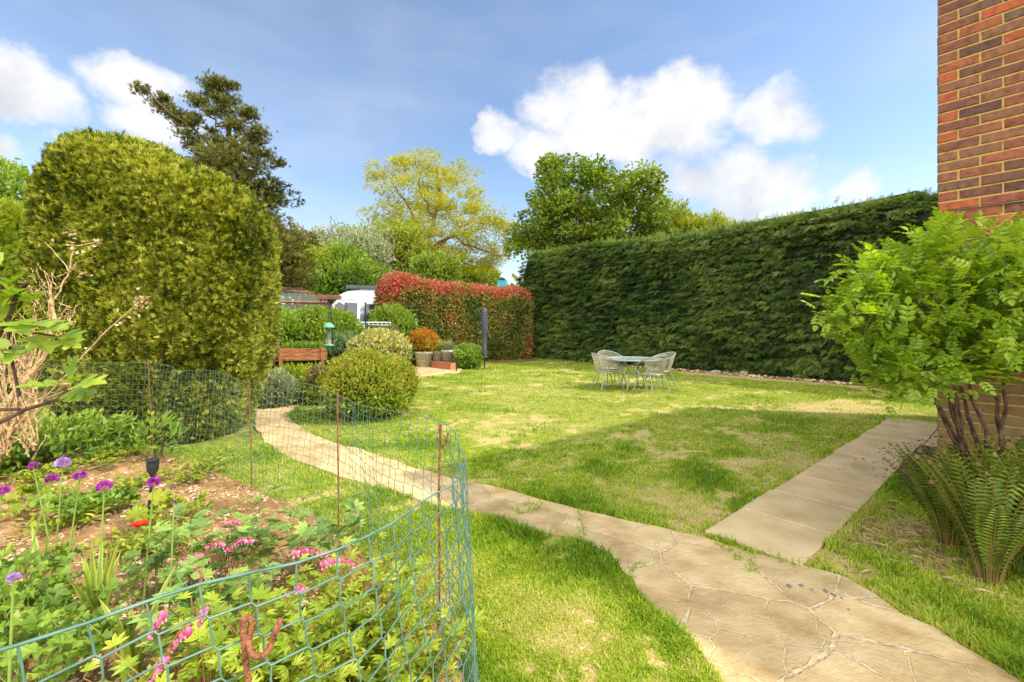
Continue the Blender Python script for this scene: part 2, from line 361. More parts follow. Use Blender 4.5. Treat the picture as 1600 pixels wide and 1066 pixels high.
def shell_foliage(b, V3, n, t, size, up=.3, jit=.6, inner=.0, rn=(0, 1), face=None, droop=0, depth=.1, core=0.0, rfun=None, dirv=None):
    cen = A(0, 0, CAM_H)
    w = (lambda c, nn: np.where((nn*(cen-c)).sum(-1) > -.5, 1.0, .3)) if face is None else face
    p, nn = sample_surf(V3, n, w)
    ctr = V3.reshape(-1, 3).mean(0)
    p = p-nn*U(0, depth, n)[:, None]+nn*(U(0, 1, n)**3*depth*.6)[:, None]
    g = nn*1.0+rs.normal(size=(n, 3))*jit+A(0, 0, up)-A(0, 0, droop)
    if dirv is not None: g = g+np.asarray(dirv)
    S = size*U(.65, 1.3, n); r = U(rn[0], rn[1], n)
    if rfun is not None: r = rfun(p, r)
    inst(b, t, p, g, nn+rs.normal(size=(n, 3))*.4, S, r)
    return p, nn

# ------------------------------------------------------------------ camera, world, sun
cam = bpy.data.cameras.new('camera'); co = bpy.data.objects.new('camera', cam); COL.objects.link(co); sc.camera = co
cam.sensor_width = 36; cam.lens = FPX/1600*36; cam.clip_start = .02; cam.clip_end = 2000
co.location = (0, 0, CAM_H); co.rotation_euler = (PI/2, 0, 0); cam.shift_y = -(533-HY)/1600.0
SUN_D = nrm(A(.97, -.22, .985)); ELEV = math.asin(SUN_D[2]); AZ = math.atan2(SUN_D[0], SUN_D[1])
sl = bpy.data.lights.new('sun', 'SUN'); sl.energy = 2.4; sl.angle = math.radians(.6); sl.color = (1, .94, .82)
so = bpy.data.objects.new('sun', sl); COL.objects.link(so); so.rotation_euler = Vector(SUN_D).to_track_quat('Z', 'Y').to_euler()
w = bpy.data.worlds.new('World'); sc.world = w; w.use_nodes = True; N = w.node_tree.nodes; L = w.node_tree.links; N.clear()
out = N.new('ShaderNodeOutputWorld'); sky = N.new('ShaderNodeTexSky'); sky.sky_type = 'NISHITA'; sky.sun_disc = False
sky.sun_elevation = ELEV; sky.sun_rotation = AZ; sky.altitude = 0; sky.air_density = 1.0; sky.dust_density = .6; sky.ozone_density = 1.4
bg = N.new('ShaderNodeBackground'); bg.inputs[1].default_value = .122; L.new(sky.outputs[0], bg.inputs[0])
tc = N.new('ShaderNodeTexCoord'); nv = N.new('ShaderNodeVectorMath'); nv.operation = 'NORMALIZE'; L.new(tc.outputs['Generated'], nv.inputs[0])
def noise_node(scale, det, rough=.55, vec=None, off=(0, 0, 0), sc3=(1, 1, 1)):
    mp = N.new('ShaderNodeMapping'); mp.inputs['Location'].default_value = off; mp.inputs['Scale'].default_value = sc3; L.new(vec or nv.outputs[0], mp.inputs[0])
    n = N.new('ShaderNodeTexNoise'); n.inputs['Scale'].default_value = scale; n.inputs['Detail'].default_value = det; n.inputs['Roughness'].default_value = rough; L.new(mp.outputs[0], n.inputs['Vector']); return n
warp = noise_node(5, 5, .6); wv = N.new('ShaderNodeVectorMath'); wv.operation = 'SUBTRACT'; L.new(warp.outputs['Color'], wv.inputs[0]); wv.inputs[1].default_value = (.5, .5, .5)
ws = N.new('ShaderNodeVectorMath'); ws.operation = 'SCALE'; ws.inputs['Scale'].default_value = .17; L.new(wv.outputs[0], ws.inputs[0])
wd = N.new('ShaderNodeVectorMath'); wd.operation = 'ADD'; L.new(nv.outputs[0], wd.inputs[0]); L.new(ws.outputs[0], wd.inputs[1])
blobs = [(905, 160, 85, 60, 1), (1080, 165, 130, 62, 1.1), (1205, 185, 85, 52, 1.0), (790, 205, 55, 30, .8), (1000, 225, 160, 60, 1.1), (1120, 290, 190, 62, 1.0), (1350, 285, 75, 32, .95),
         (860, 235, 70, 35, .85), (1240, 295, 80, 35, .8), (1010, 320, 120, 50, .9), (1130, 345, 210, 45, .9), (40, 130, 130, 62, 1.15), (225, 118, 120, 52, 1.15), (250, 180, 95, 50, 1.1), (360, 195, 50, 35, .5), (20, 240, 60, 32, 1), (95, 215, 40, 16, .8),
         (505, 385, 60, 34, 1.0), (770, 440, 60, 25, .8), (620, 430, 80, 22, .6), (-300, 200, 260, 90, 1), (1900, 150, 200, 90, .8)]
acc = None
for (px, py, rx, ry, wt) in blobs:
    dv = A((px-CX)/FPX, 1, (HY-py)/FPX); ln = np.linalg.norm(dv); d = dv/ln
    ex = rx/FPX/ln*1.0; ez = ry/FPX/ln*1.0
    s1 = N.new('ShaderNodeVectorMath'); s1.operation = 'SUBTRACT'; L.new(wd.outputs[0], s1.inputs[0]); s1.inputs[1].default_value = tuple(d)
    az = math.atan2(dv[0], 1); k = math.cos(az)
    # tangent frame: right vector horizontal, up vector
    rt = A(math.cos(az), -math.sin(az), 0); upv = np.cross(rt, d)
    def dot(v, sc_):
        q = N.new('ShaderNodeVectorMath'); q.operation = 'DOT_PRODUCT'; L.new(s1.outputs[0], q.inputs[0]); q.inputs[1].default_value = tuple(np.asarray(v)/sc_); 
        m_ = N.new('ShaderNodeMath'); m_.operation = 'POWER'; m_.inputs[1].default_value = 2; ab = N.new('ShaderNodeMath'); ab.operation = 'ABSOLUTE'; L.new(q.outputs['Value'], ab.inputs[0]); L.new(ab.outputs[0], m_.inputs[0]); return m_
    a1 = dot(rt, ex*k*1.15); a2 = dot(upv, ez*1.15); a3 = dot(d, .6)
    t1 = N.new('ShaderNodeMath'); t1.operation = 'ADD'; L.new(a1.outputs[0], t1.inputs[0]); L.new(a2.outputs[0], t1.inputs[1])
    t2 = N.new('ShaderNodeMath'); t2.operation = 'ADD'; L.new(t1.outputs[0], t2.inputs[0]); L.new(a3.outputs[0], t2.inputs[1])
    t3 = N.new('ShaderNodeMath'); t3.operation = 'MULTIPLY_ADD'; L.new(t2.outputs[0], t3.inputs[0]); t3.inputs[1].default_value = -wt; t3.inputs[2].default_value = wt; t3.use_clamp = True
    if acc is None: acc = t3
    else:
        mm = N.new('ShaderNodeMath'); mm.operation = 'SMOOTH_MAX'; mm.inputs[2].default_value = .12; L.new(acc.outputs[0], mm.inputs[0]); L.new(t3.outputs[0], mm.inputs[1]); acc = mm
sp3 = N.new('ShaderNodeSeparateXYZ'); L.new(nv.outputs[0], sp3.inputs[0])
bk = N.new('ShaderNodeMapRange'); bk.inputs[1].default_value = .30; bk.inputs[2].default_value = -.25; bk.inputs[3].default_value = 0; bk.inputs[4].default_value = 1.1; L.new(sp3.outputs[1], bk.inputs[0])  # unseen cloud cover overhead and behind the camera, added as neutral fill light
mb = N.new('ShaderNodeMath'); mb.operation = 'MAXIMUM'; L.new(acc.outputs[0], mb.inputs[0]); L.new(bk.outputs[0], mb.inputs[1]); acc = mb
n1 = noise_node(7, 9, .6, sc3=(1, 1, 1.5))
c1 = N.new('ShaderNodeMath'); c1.operation = 'MULTIPLY_ADD'; L.new(n1.outputs['Fac'], c1.inputs[0]); c1.inputs[1].default_value = 2.6; c1.inputs[2].default_value = -1.38
c2 = N.new('ShaderNodeMath'); c2.operation = 'ADD'; L.new(acc.outputs[0], c2.inputs[0]); L.new(c1.outputs[0], c2.inputs[1])
cf = N.new('ShaderNodeMapRange'); cf.interpolation_type = 'SMOOTHSTEP'; cf.inputs[1].default_value = .10; cf.inputs[2].default_value = 1.0; cf.inputs[4].default_value = .93; g1 = N.new('ShaderNodeMath'); g1.operation = 'MULTIPLY'; g1.inputs[1].default_value = 5; g1.use_clamp = True; L.new(acc.outputs[0], g1.inputs[0])
g2 = N.new('ShaderNodeMath'); g2.operation = 'MULTIPLY'; L.new(g1.outputs[0], g2.inputs[0]); L.new(c2.outputs[0], g2.inputs[1]); L.new(g2.outputs[0], cf.inputs[0])
n2 = noise_node(5, 6, .55, off=(.03, .0, .09)); 
n3 = noise_node(1.6, 4, .5, off=(3, 1, 2), sc3=(1, 1, 3)); hz = N.new('ShaderNodeMapRange'); hz.inputs[1].default_value = .45; hz.inputs[2].default_value = .8; hz.inputs[4].default_value = .42; L.new(n3.outputs['Fac'], hz.inputs[0])
mxv = N.new('ShaderNodeMath'); mxv.operation = 'MAXIMUM'; L.new(cf.outputs[0], mxv.inputs[0]); L.new(hz.outputs[0], mxv.inputs[1])
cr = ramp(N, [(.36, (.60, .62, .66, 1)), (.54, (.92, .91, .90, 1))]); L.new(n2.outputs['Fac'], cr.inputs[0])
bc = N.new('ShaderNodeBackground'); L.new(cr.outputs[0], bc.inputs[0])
bks = N.new('ShaderNodeMapRange'); bks.inputs[1].default_value = .25; bks.inputs[2].default_value = -.35; bks.inputs[3].default_value = .58; bks.inputs[4].default_value = 2.3; L.new(sp3.outputs[1], bks.inputs[0]); L.new(bks.outputs[0], bc.inputs[1])  # added clouds behind the camera shine brighter than those ahead, to lift the shadows
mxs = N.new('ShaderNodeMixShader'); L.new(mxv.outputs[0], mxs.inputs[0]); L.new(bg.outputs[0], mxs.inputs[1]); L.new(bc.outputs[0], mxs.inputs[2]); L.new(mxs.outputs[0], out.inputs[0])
vs = sc.view_settings; vs.view_transform = 'Standard'; vs.look = 'None'; vs.exposure = 1.0; vs.gamma = 1

# ------------------------------------------------------------------ house frame
HC = A(3.26, 3.43); DD = A(.76, .65)/math.hypot(.76, .65); NN = A(-DD[1], DD[0])
HH = 4.2; HL = 5.6; HD = 6.0
def Hp(a, b, z=0): q = HC+DD*a-NN*b; return A(q[0], q[1], z)     # a along the path, b into the house front

# ------------------------------------------------------------------ layout polygons (ground)
crazy_top = [(355, 632), (400, 618), (440, 610), (492, 613), (470, 632), (447, 652), (470, 672), (505, 690), (560, 706), (610, 722), (650, 737), (700, 752), (740, 760), (800, 771), (860, 790), (930, 808), (1000, 826), (1060, 838), (1102, 846)]
crazy_r = [(1180, 872), (1255, 893), (1320, 912), (1370, 940), (1405, 968), (1455, 990), (1500, 1020), (1560, 1055), (1640, 1110), (1800, 1220), (1900, 1400)]
crazy_bot = [(1250, 1400), (1180, 1160), (1112, 1062), (1085, 1020), (1050, 985), (1010, 955), (990, 915), (955, 878), (905, 852), (850, 840), (815, 826), (735, 805), (680, 795), (620, 776), (560, 758), (500, 738), (450, 718), (415, 695), (397, 668), (402, 645), (380, 640)]
POLY_CRAZY = np.array([G(x, y)[:2] for x, y in crazy_top+crazy_r+crazy_bot])
def rag(poly, amp=.03, step=.08, seed=1):
    o = []
    for i in range(len(poly)):
        a, b = poly[i], poly[(i+1) % len(poly)]; n = max(1, int(np.linalg.norm(b-a)/step))
        for k in range(n):
            q = a+(b-a)*k/n; o.append(q)
    o = np.array(o); q3 = np.c_[o, np.zeros(len(o))]
    o[:, 0] += (fbm(q3, 5, 2, seed)-.5)*2*amp; o[:, 1] += (fbm(q3, 5, 2, seed+9)-.5)*2*amp
    return o
POLY_CRAZY_R = rag(POLY_CRAZY)
# slab path frame: left edge line through G(1102,840)
S0 = G(1100, 838)[:2]
SW = .61; slab_n = 19
sdir = DD; sper = -NN  # to the right
def Sp(a, b): return S0+sdir*a+sper*b
POLY_SLAB = np.array([Sp(-.02, 0), Sp(9.6*.61, 0), Sp(9.6*.61, 1.6), Sp(7.4*.61, 1.6), Sp(7.4*.61, SW), Sp(-.02, SW)])
net_pts = [A(-6.6, 4.9), A(-5.0, 4.97), G(230, 715)[:2], A(-3.1, 4.5), G(388, 775)[:2], A(-1.75, 3.5), G(530, 845)[:2], A(-.72, 2.45), A(-.33, 2.06), A(-.265, 1.96), A(-.204, 1.74), A(-.171, 1.575), A(-.155, 1.445), A(-.165, 1.34), A(-.2, 1.255),
           A(-.22, 1.19), A(-.25, 1.12), A(-.313, .96), A(-.355, .9), A(-.417, .856), A(-.486, .818), A(-.548, .772), A(-.61, .716), A(-.666, .66), A(-.706, .6175), A(-.8, .54), A(-1.0, .42)]
POLY_BED = np.array([A(-7.5, 4.9)]+net_pts+[A(-1.4, .3), A(-7.5, .3)])
POLY_HOUSE = np.array([Hp(0, 0)[:2], Hp(HL, 0)[:2], Hp(HL, HD)[:2], Hp(0, HD)[:2]])
POLY_MULCH = np.array([Sp(2.7, SW), Sp(9, SW), Hp(HL, -.0)[:2], Hp(-.02, -.0)[:2], Hp(-.02, 3)[:2], Hp(-.4, 2.8)[:2], Hp(-.38, 1)[:2], Hp(-.22, .3)[:2], Sp(1.9, .88)])
POLY_PATIO = np.array([G(x, y)[:2] for x, y in [(600, 583), (640, 572), (680, 569), (712, 572), (722, 578), (718, 584), (690, 587), (655, 591), (600, 594)]])
H0, H1 = A(10.5, 9.6), A(.8, 21.5); HDIR = nrm(H1-H0); HN = A(-HDIR[1], HDIR[0]);  HN = HN if HN@(-H0) > 0 else -HN
POLY_RH = np.array([H0-HDIR*4-HN*.0, H1+HDIR*1, H1+HDIR*1-HN*3, H0-HDIR*4-HN*3])
POLY_LH = np.array([A(-6.4, 5.25), A(-3.15, 5.35), A(-3.05, 6.7), A(-6.4, 6.9)])
POLY_BACK = np.array([A(-14, 8.6), A(-5.5, 8.9), A(-4.4, 9.8), A(-3.2, 12.6), G(600, 583)[:2], G(680, 569)[:2], A(-2.1, 17.5), A(0.3, 18.6), A(1, 19.5), A(1.4, 26), A(-14, 26)])

# ------------------------------------------------------------------ ground + lawn
def bare_field(X, Y):
    q = np.stack([X, Y, np.zeros_like(X)], -1)
    n = fbm(q, 1.6, 4, 21); n2 = fbm(q, 5.0, 3, 5)
    n3 = fbm(q, 16.0, 2, 15)
    b = np.clip((n*.40+n2*.33+n3*.27-.545)*7, 0, 1)*.72
    dh = ((np.stack([X, Y], -1)-H0)@HN)                    # distance from the hedge foot
    al = ((np.stack([X, Y], -1)-H0)@HDIR)
    nearh = np.clip(1.5-dh, 0, 1)*np.clip((9-al)/4, 0, 1)
    b = np.maximum(b, np.clip(nearh*1.3+(n-.5)*2, 0, 1)*(nearh > 0))
    def bump(px, py, rx, ry, s):
        c = G(px, py); return s*np.exp(-((X-c[0])/rx)**2-((Y-c[1])/ry)**2)
    z = bump(880, 1010, .2, .35, .45)+bump(1010, 770, .5, .4, .35)+bump(1330, 640, 1.3, .8, .55)+bump(1250, 725, .5, .6, .4)+bump(1420, 860, .35, .4, .75)+bump(1080, 790, .5, .35, .35)+bump(880, 620, 3.5, 3, .2)+bump(820, 670, 1.2, 1, .25)+bump(1560, 1010, .3, .3, .2)
    return np.clip(b+z*(.1+n2*.9+n3*.9), 0, 1)
b = B(); b.add(A([-400, -400, 0], [400, -400, 0], [400, 400, 0], [-400, 400, 0]), np.array([[0, 1, 2, 3]]))
m = mat_solid('rough_ground', [lin(95, 90, 45), lin(130, 125, 60), lin(150, 130, 85)], .95, nz=.8, bump=.4)
tag(b.build('ground', m), 'rough grassy soil reaching beyond the garden hedges', 'ground', kind='structure')
xs = np.arange(-13, 13.01, .06); ys = np.arange(-.5, 24, .06); XX, YY = np.meshgrid(xs, ys, indexing='ij')
bf = bare_field(XX, YY); zz = .006+.018*fbm(np.stack([XX, YY, XX*0], -1), 2.5, 3, 4)
b = B(); b.grid(np.stack([XX, YY, zz], -1), bf)
def mat_lawn():
    m, nt, N, L, out = newmat('lawn_turf')
    a = N.new('ShaderNodeAttribute'); a.attribute_name = 'rnd'; g = N.new('ShaderNodeNewGeometry')
    def nz(s, d=5):
        n = N.new('ShaderNodeTexNoise'); n.inputs['Scale'].default_value = s; n.inputs['Detail'].default_value = d; L.new(g.outputs['Position'], n.inputs['Vector']); return n
    n1 = nz(9); n2 = nz(70); n3 = nz(1.2)
    gr = ramp(N, [(.3, (.10, .15, .012)), (.5, (.20, .25, .02)), (.7, (.34, .32, .06))]); L.new(n1.outputs['Fac'], gr.inputs[0])
    so_ = ramp(N, [(.3, lin(142, 122, 70)), (.5, lin(186, 164, 104)), (.7, lin(214, 196, 140))]); L.new(n2.outputs['Fac'], so_.inputs[0])
    ad = N.new('ShaderNodeMath'); ad.operation = 'ADD'; L.new(a.outputs['Fac'], ad.inputs[0])
    mm = N.new('ShaderNodeMath'); mm.operation = 'MULTIPLY_ADD'; L.new(n2.outputs['Fac'], mm.inputs[0]); mm.inputs[1].default_value = .8; mm.inputs[2].default_value = -.35; L.new(mm.outputs[0], ad.inputs[1])
    mr = N.new('ShaderNodeMapRange'); mr.inputs[1].default_value = .15; mr.inputs[2].default_value = .6; L.new(ad.outputs[0], mr.inputs[0])
    mx = N.new('ShaderNodeMix'); mx.data_type = 'RGBA'; L.new(mr.outputs[0], mx.inputs[0]); L.new(gr.outputs[0], mx.inputs[6]); L.new(so_.outputs[0], mx.inputs[7])
    p = N.new('ShaderNodeBsdfPrincipled'); p.inputs['Roughness'].default_value = .9; p.inputs['Specular IOR Level'].default_value = .15; L.new(mx.outputs[2], p.inputs['Base Color'])
    bu = N.new('ShaderNodeBump'); bu.inputs['Strength'].default_value = .8; bu.inputs['Distance'].default_value = .02; L.new(n2.outputs['Fac'], bu.inputs['Height']); L.new(bu.outputs[0], p.inputs['Normal'])
    L.new(p.outputs[0], out.inputs[0]); return m
tag(b.build('lawn', mat_lawn(), smooth=True), 'patchy lawn with worn straw coloured patches', 'lawn', kind='structure')

# grass blades
def grass():
    b = B()
    n = 1500000
    Yv = .75*np.exp(U(0, 1, n)*math.log(23/.75))                       # density ~ 1/Y per metre of depth
    Xv = Yv*U(-1.22, 1.22, n)
    keep = U(0, 1, n) < np.clip(1.5/Yv+.14, 0, 1)*np.clip(Yv/1.3, .3, 1)
    Xv, Yv = Xv[keep], Yv[keep]
    ex = inpoly(Xv, Yv, POLY_CRAZY_R) | inpoly(Xv, Yv, POLY_SLAB) | inpoly(Xv, Yv, POLY_BED) | inpoly(Xv, Yv, POLY_HOUSE) | inpoly(Xv, Yv, POLY_MULCH) | inpoly(Xv, Yv, POLY_PATIO) | inpoly(Xv, Yv, POLY_RH) | inpoly(Xv, Yv, POLY_LH) | inpoly(Xv, Yv, POLY_BACK)
    bfv = bare_field(Xv, Yv)
    k = (~ex) & (U(0, 1, len(Xv)) > np.clip(bfv*1.1-.05, 0, .80)) & (Xv > -7)
    Xv, Yv, bfv = Xv[k], Yv[k], bfv[k]; n = len(Xv)
    q = np.c_[Xv, Yv, np.zeros(n)]
    tuft = fbm(q, 2.2, 3, 31); clump = fbm(q, 11, 2, 8)
    h = (.013+.022*np.clip((tuft-.38)*2.6, 0, 1)+.016*clump)*U(.6, 1.35, n)*(1-.55*bfv)
    # longer fringe near paths
    def near(poly, d):
        r = np.zeros(n, bool)
        for ox, oy in ((d, 0), (-d, 0), (0, d), (0, -d), (d*.7, d*.7), (-d*.7, -d*.7), (d*.7, -d*.7), (-d*.7, d*.7)): r |= inpoly(Xv+ox, Yv+oy, poly)
        return r
    fr = near(POLY_CRAZY_R, .1) | near(POLY_SLAB, .07); h = np.where(fr, h*1.35+.012, h)
    frond = (Xv > 2) & (Yv < 3.6); h = np.where(frond, h*1.5, h)
    wd = (.0028+.0011*Yv)*U(.7, 1.3, n); h = h*(1+.03*Yv)
    th = U(0, 2*PI, n); wc = vnoise(q, 6, 77)*2*PI*1.5; lean = U(.2, 1.1, n)
    ld = np.c_[np.cos(wc+rs.normal(size=n)*1.7), np.sin(wc+rs.normal(size=n)*1.7)]
    sx = np.c_[np.cos(th), np.sin(th)]
    z0 = .006+.018*fbm(q, 2.5, 3, 4)-.003
    base = np.c_[Xv, Yv, z0]
    a = base.copy(); a[:, :2] -= sx*wd[:, None]/2; c = base.copy(); c[:, :2] += sx*wd[:, None]/2
    mdl = base.copy(); mdl[:, :2] += ld*(h*lean*.35)[:, None]; mdl[:, 2] += h*.62
    d1 = mdl.copy(); d1[:, :2] -= sx*wd[:, None]*.38; d2 = mdl.copy(); d2[:, :2] += sx*wd[:, None]*.38
    t = base.copy(); t[:, :2] += ld*(h*lean*1.0)[:, None]; t[:, 2] += h*(1-.25*lean)
    r = np.clip(.40+(.5-tuft)*1.3+bfv*.75+rs.normal(size=n)*.22, 0, 1)
    V = np.stack([a, c, d2, t, d1], 1).reshape(-1, 3); i = np.arange(n)[:, None]*5
    b.add(V, [np.concatenate([i+0, i+1, i+2, i+4], 1), np.concatenate([i+4, i+2, i+3], 1)], np.repeat(r, 5))
    print('grass blades', n)
    m = mat_leaf('grass_blades', [(.11, .21, .010), (.22, .35, .015), (.37, .48, .025), (.50, .53, .06), (.62, .55, .2)], .4, nz=2.2, amt=.12, rough=.5)
    tag(b.build('grass', m), 'short mown grass blades covering the lawn', 'grass', kind='stuff')
grass()

# ------------------------------------------------------------------ crazy paving path
def mat_crazy():
    m, nt, N, L, out = newmat('crazy_paving'); g = N.new('ShaderNodeNewGeometry')
    wn = N.new('ShaderNodeTexNoise'); wn.inputs['Scale'].default_value = 6; wn.inputs['Detail'].default_value = 4; L.new(g.outputs['Position'], wn.inputs['Vector'])
    sb = N.new('ShaderNodeVectorMath'); sb.operation = 'SUBTRACT'; L.new(wn.outputs['Color'], sb.inputs[0]); sb.inputs[1].default_value = (.5, .5, .5)
    s2 = N.new('ShaderNodeVectorMath'); s2.operation = 'SCALE'; s2.inputs['Scale'].default_value = .07; L.new(sb.outputs[0], s2.inputs[0])
    ad = N.new('ShaderNodeVectorMath'); ad.operation = 'ADD'; L.new(g.outputs['Position'], ad.inputs[0]); L.new(s2.outputs[0], ad.inputs[1])
    v1 = N.new('ShaderNodeTexVoronoi'); v1.voronoi_dimensions = '2D'; v1.feature = 'DISTANCE_TO_EDGE'; v1.inputs['Scale'].default_value = 2.5; L.new(ad.outputs[0], v1.inputs['Vector'])
    v2 = N.new('ShaderNodeTexVoronoi'); v2.voronoi_dimensions = '2D'; v2.feature = 'F1'; v2.inputs['Scale'].default_value = 2.0; L.new(ad.outputs[0], v2.inputs['Vector'])
    v1.inputs['Scale'].default_value = 2.0
    v3 = N.new('ShaderNodeTexVoronoi'); v3.voronoi_dimensions = '2D'; v3.feature = 'DISTANCE_TO_EDGE'; v3.inputs['Scale'].default_value = 4.1; L.new(ad.outputs[0], v3.inputs['Vector'])
    s4 = N.new('ShaderNodeSeparateColor'); L.new(v2.outputs['Color'], s4.inputs[0]); gt = N.new('ShaderNodeMath'); gt.operation = 'LESS_THAN'; gt.inputs[1].default_value = .32; L.new(s4.outputs[1], gt.inputs[0])
    ad3 = N.new('ShaderNodeMath'); ad3.operation = 'ADD'; L.new(v3.outputs[0], ad3.inputs[0]); L.new(gt.outputs[0], ad3.inputs[1])
    mn = N.new('ShaderNodeMath'); mn.operation = 'MINIMUM'; L.new(v1.outputs[0], mn.inputs[0]); L.new(ad3.outputs[0], mn.inputs[1])
    n1 = N.new('ShaderNodeTexNoise'); n1.inputs['Scale'].default_value = 5; n1.inputs['Detail'].default_value = 8; L.new(g.outputs['Position'], n1.inputs['Vector'])
    n2 = N.new('ShaderNodeTexNoise'); n2.inputs['Scale'].default_value = 45; n2.inputs['Detail'].default_value = 6; L.new(g.outputs['Position'], n2.inputs['Vector'])
    r1 = ramp(N, [(.3, lin(168, 140, 94)), (.5, lin(192, 165, 116)), (.72, lin(208, 184, 138))]); L.new(n1.outputs['Fac'], r1.inputs[0])
    sx = N.new('ShaderNodeSeparateColor'); L.new(v2.outputs['Color'], sx.inputs[0])
    cv = N.new('ShaderNodeMapRange'); cv.inputs[3].default_value = .84; cv.inputs[4].default_value = 1.14; L.new(sx.outputs[0], cv.inputs[0])
    ml = N.new('ShaderNodeVectorMath'); ml.operation = 'SCALE'; L.new(r1.outputs[0], ml.inputs[0]); L.new(cv.outputs[0], ml.inputs['Scale'])
    # joints: width varies, pale mortar with a dark crack at the stone's edge
    jw = N.new('ShaderNodeMath'); jw.operation = 'MULTIPLY_ADD'; L.new(n1.outputs['Fac'], jw.inputs[0]); jw.inputs[1].default_value = .075; jw.inputs[2].default_value = -.024
    df = N.new('ShaderNodeMath'); df.operation = 'SUBTRACT'; L.new(mn.outputs[0], df.inputs[0]); L.new(jw.outputs[0], df.inputs[1])
    jr = N.new('ShaderNodeMapRange'); jr.inputs[1].default_value = -.004; jr.inputs[2].default_value = .006; L.new(df.outputs[0], jr.inputs[0])
    mort = ramp(N, [(.3, lin(158, 134, 94)), (.5, lin(202, 179, 136)), (.8, lin(224, 206, 168))]); L.new(n2.outputs['Fac'], mort.inputs[0])
    mx = N.new('ShaderNodeMix'); mx.data_type = 'RGBA'; L.new(jr.outputs[0], mx.inputs[0]); L.new(mort.outputs[0], mx.inputs[6]); L.new(ml.outputs[0], mx.inputs[7])
    ck = N.new('ShaderNodeMapRange'); ck.inputs[1].default_value = .0; ck.inputs[2].default_value = .007; ab = N.new('ShaderNodeMath'); ab.operation = 'ABSOLUTE'; sh = N.new('ShaderNodeMath'); sh.operation = 'SUBTRACT'; L.new(df.outputs[0], sh.inputs[0]); sh.inputs[1].default_value = .007
    L.new(sh.outputs[0], ab.inputs[0]); L.new(ab.outputs[0], ck.inputs[0])
    ckm = N.new('ShaderNodeMapRange'); ckm.inputs[1].default_value = .45; ckm.inputs[2].default_value = .6; ckm.inputs[3].default_value = 1; ckm.inputs[4].default_value = 0; L.new(n2.outputs['Fac'], ckm.inputs[0])
    ckx = N.new('ShaderNodeMath'); ckx.operation = 'MAXIMUM'; L.new(ck.outputs[0], ckx.inputs[0]); L.new(ckm.outputs[0], ckx.inputs[1]); 
    mx2 = N.new('ShaderNodeMix'); mx2.data_type = 'RGBA'; L.new(ckx.outputs[0], mx2.inputs[0]); mx2.inputs[6].default_value = lin(120, 96, 62); L.new(mx.outputs[2], mx2.inputs[7])
    p = N.new('ShaderNodeBsdfPrincipled'); p.inputs['Roughness'].default_value = .85; p.inputs['Specular IOR Level'].default_value = .25; L.new(mx2.outputs[2], p.inputs['Base Color'])
    hh = N.new('ShaderNodeMath'); hh.operation = 'MULTIPLY_ADD'; L.new(jr.outputs[0], hh.inputs[0]); hh.inputs[1].default_value = .35; L.new(n2.outputs['Fac'], hh.inputs[2])
    h2 = N.new('ShaderNodeMath'); h2.operation = 'MULTIPLY_ADD'; L.new(n1.outputs['Fac'], h2.inputs[0]); h2.inputs[1].default_value = 3.0; L.new(hh.outputs[0], h2.inputs[2])
    bu = N.new('ShaderNodeBump'); bu.inputs['Strength'].default_value = .45; bu.inputs['Distance'].default_value = .015; L.new(h2.outputs[0], bu.inputs['Height']); L.new(bu.outputs[0], p.inputs['Normal']); L.new(p.outputs[0], out.inputs[0])
    return m
mc = mat_crazy()
b = B(); n = len(POLY_CRAZY_R); V = np.r_[np.c_[POLY_CRAZY_R, np.full(n, .034)], np.c_[POLY_CRAZY_R, np.full(n, -.02)]]
b.polys(V, [list(range(n))]+[[i, i+n, (i+1) % n+n, (i+1) % n] for i in range(n)])
o = b.build('path', mc); tag(o, 'crazy paved path of pale sandstone pieces winding across the lawn', 'path', kind='structure')

b = B()
for (x0, y0, x1, y1, n) in ((1105, 846, 1182, 876, 170), (1182, 872, 1250, 894, 60), (1150, 878, 1160, 888, 20), (908, 812, 912, 850, 50), (808, 812, 850, 800, 60), (815, 796, 848, 795, 40), (790, 800, 812, 808, 24), (1176, 878, 1172, 905, 30), (1120, 858, 1146, 872, 30), (985, 905, 1000, 890, 20)):
    p0, p1 = G(x0, y0), G(x1, y1); t = U(0, 1, n)[:, None]; q = p0+(p1-p0)*t+rs.normal(size=(n, 3))*A(.012, .012, 0); q[:, 2] = .03
    inst(b, 'blade', q, rs.normal(size=(n, 3))*.5+A(0, 0, .9), rdir(n), U(.02, .06, n), U(.1, .7, n))
tag(b.build('joint_grass', bpy.data.materials['grass_blades']), 'small grass tufts growing in the paving joints', 'grass', kind='stuff')

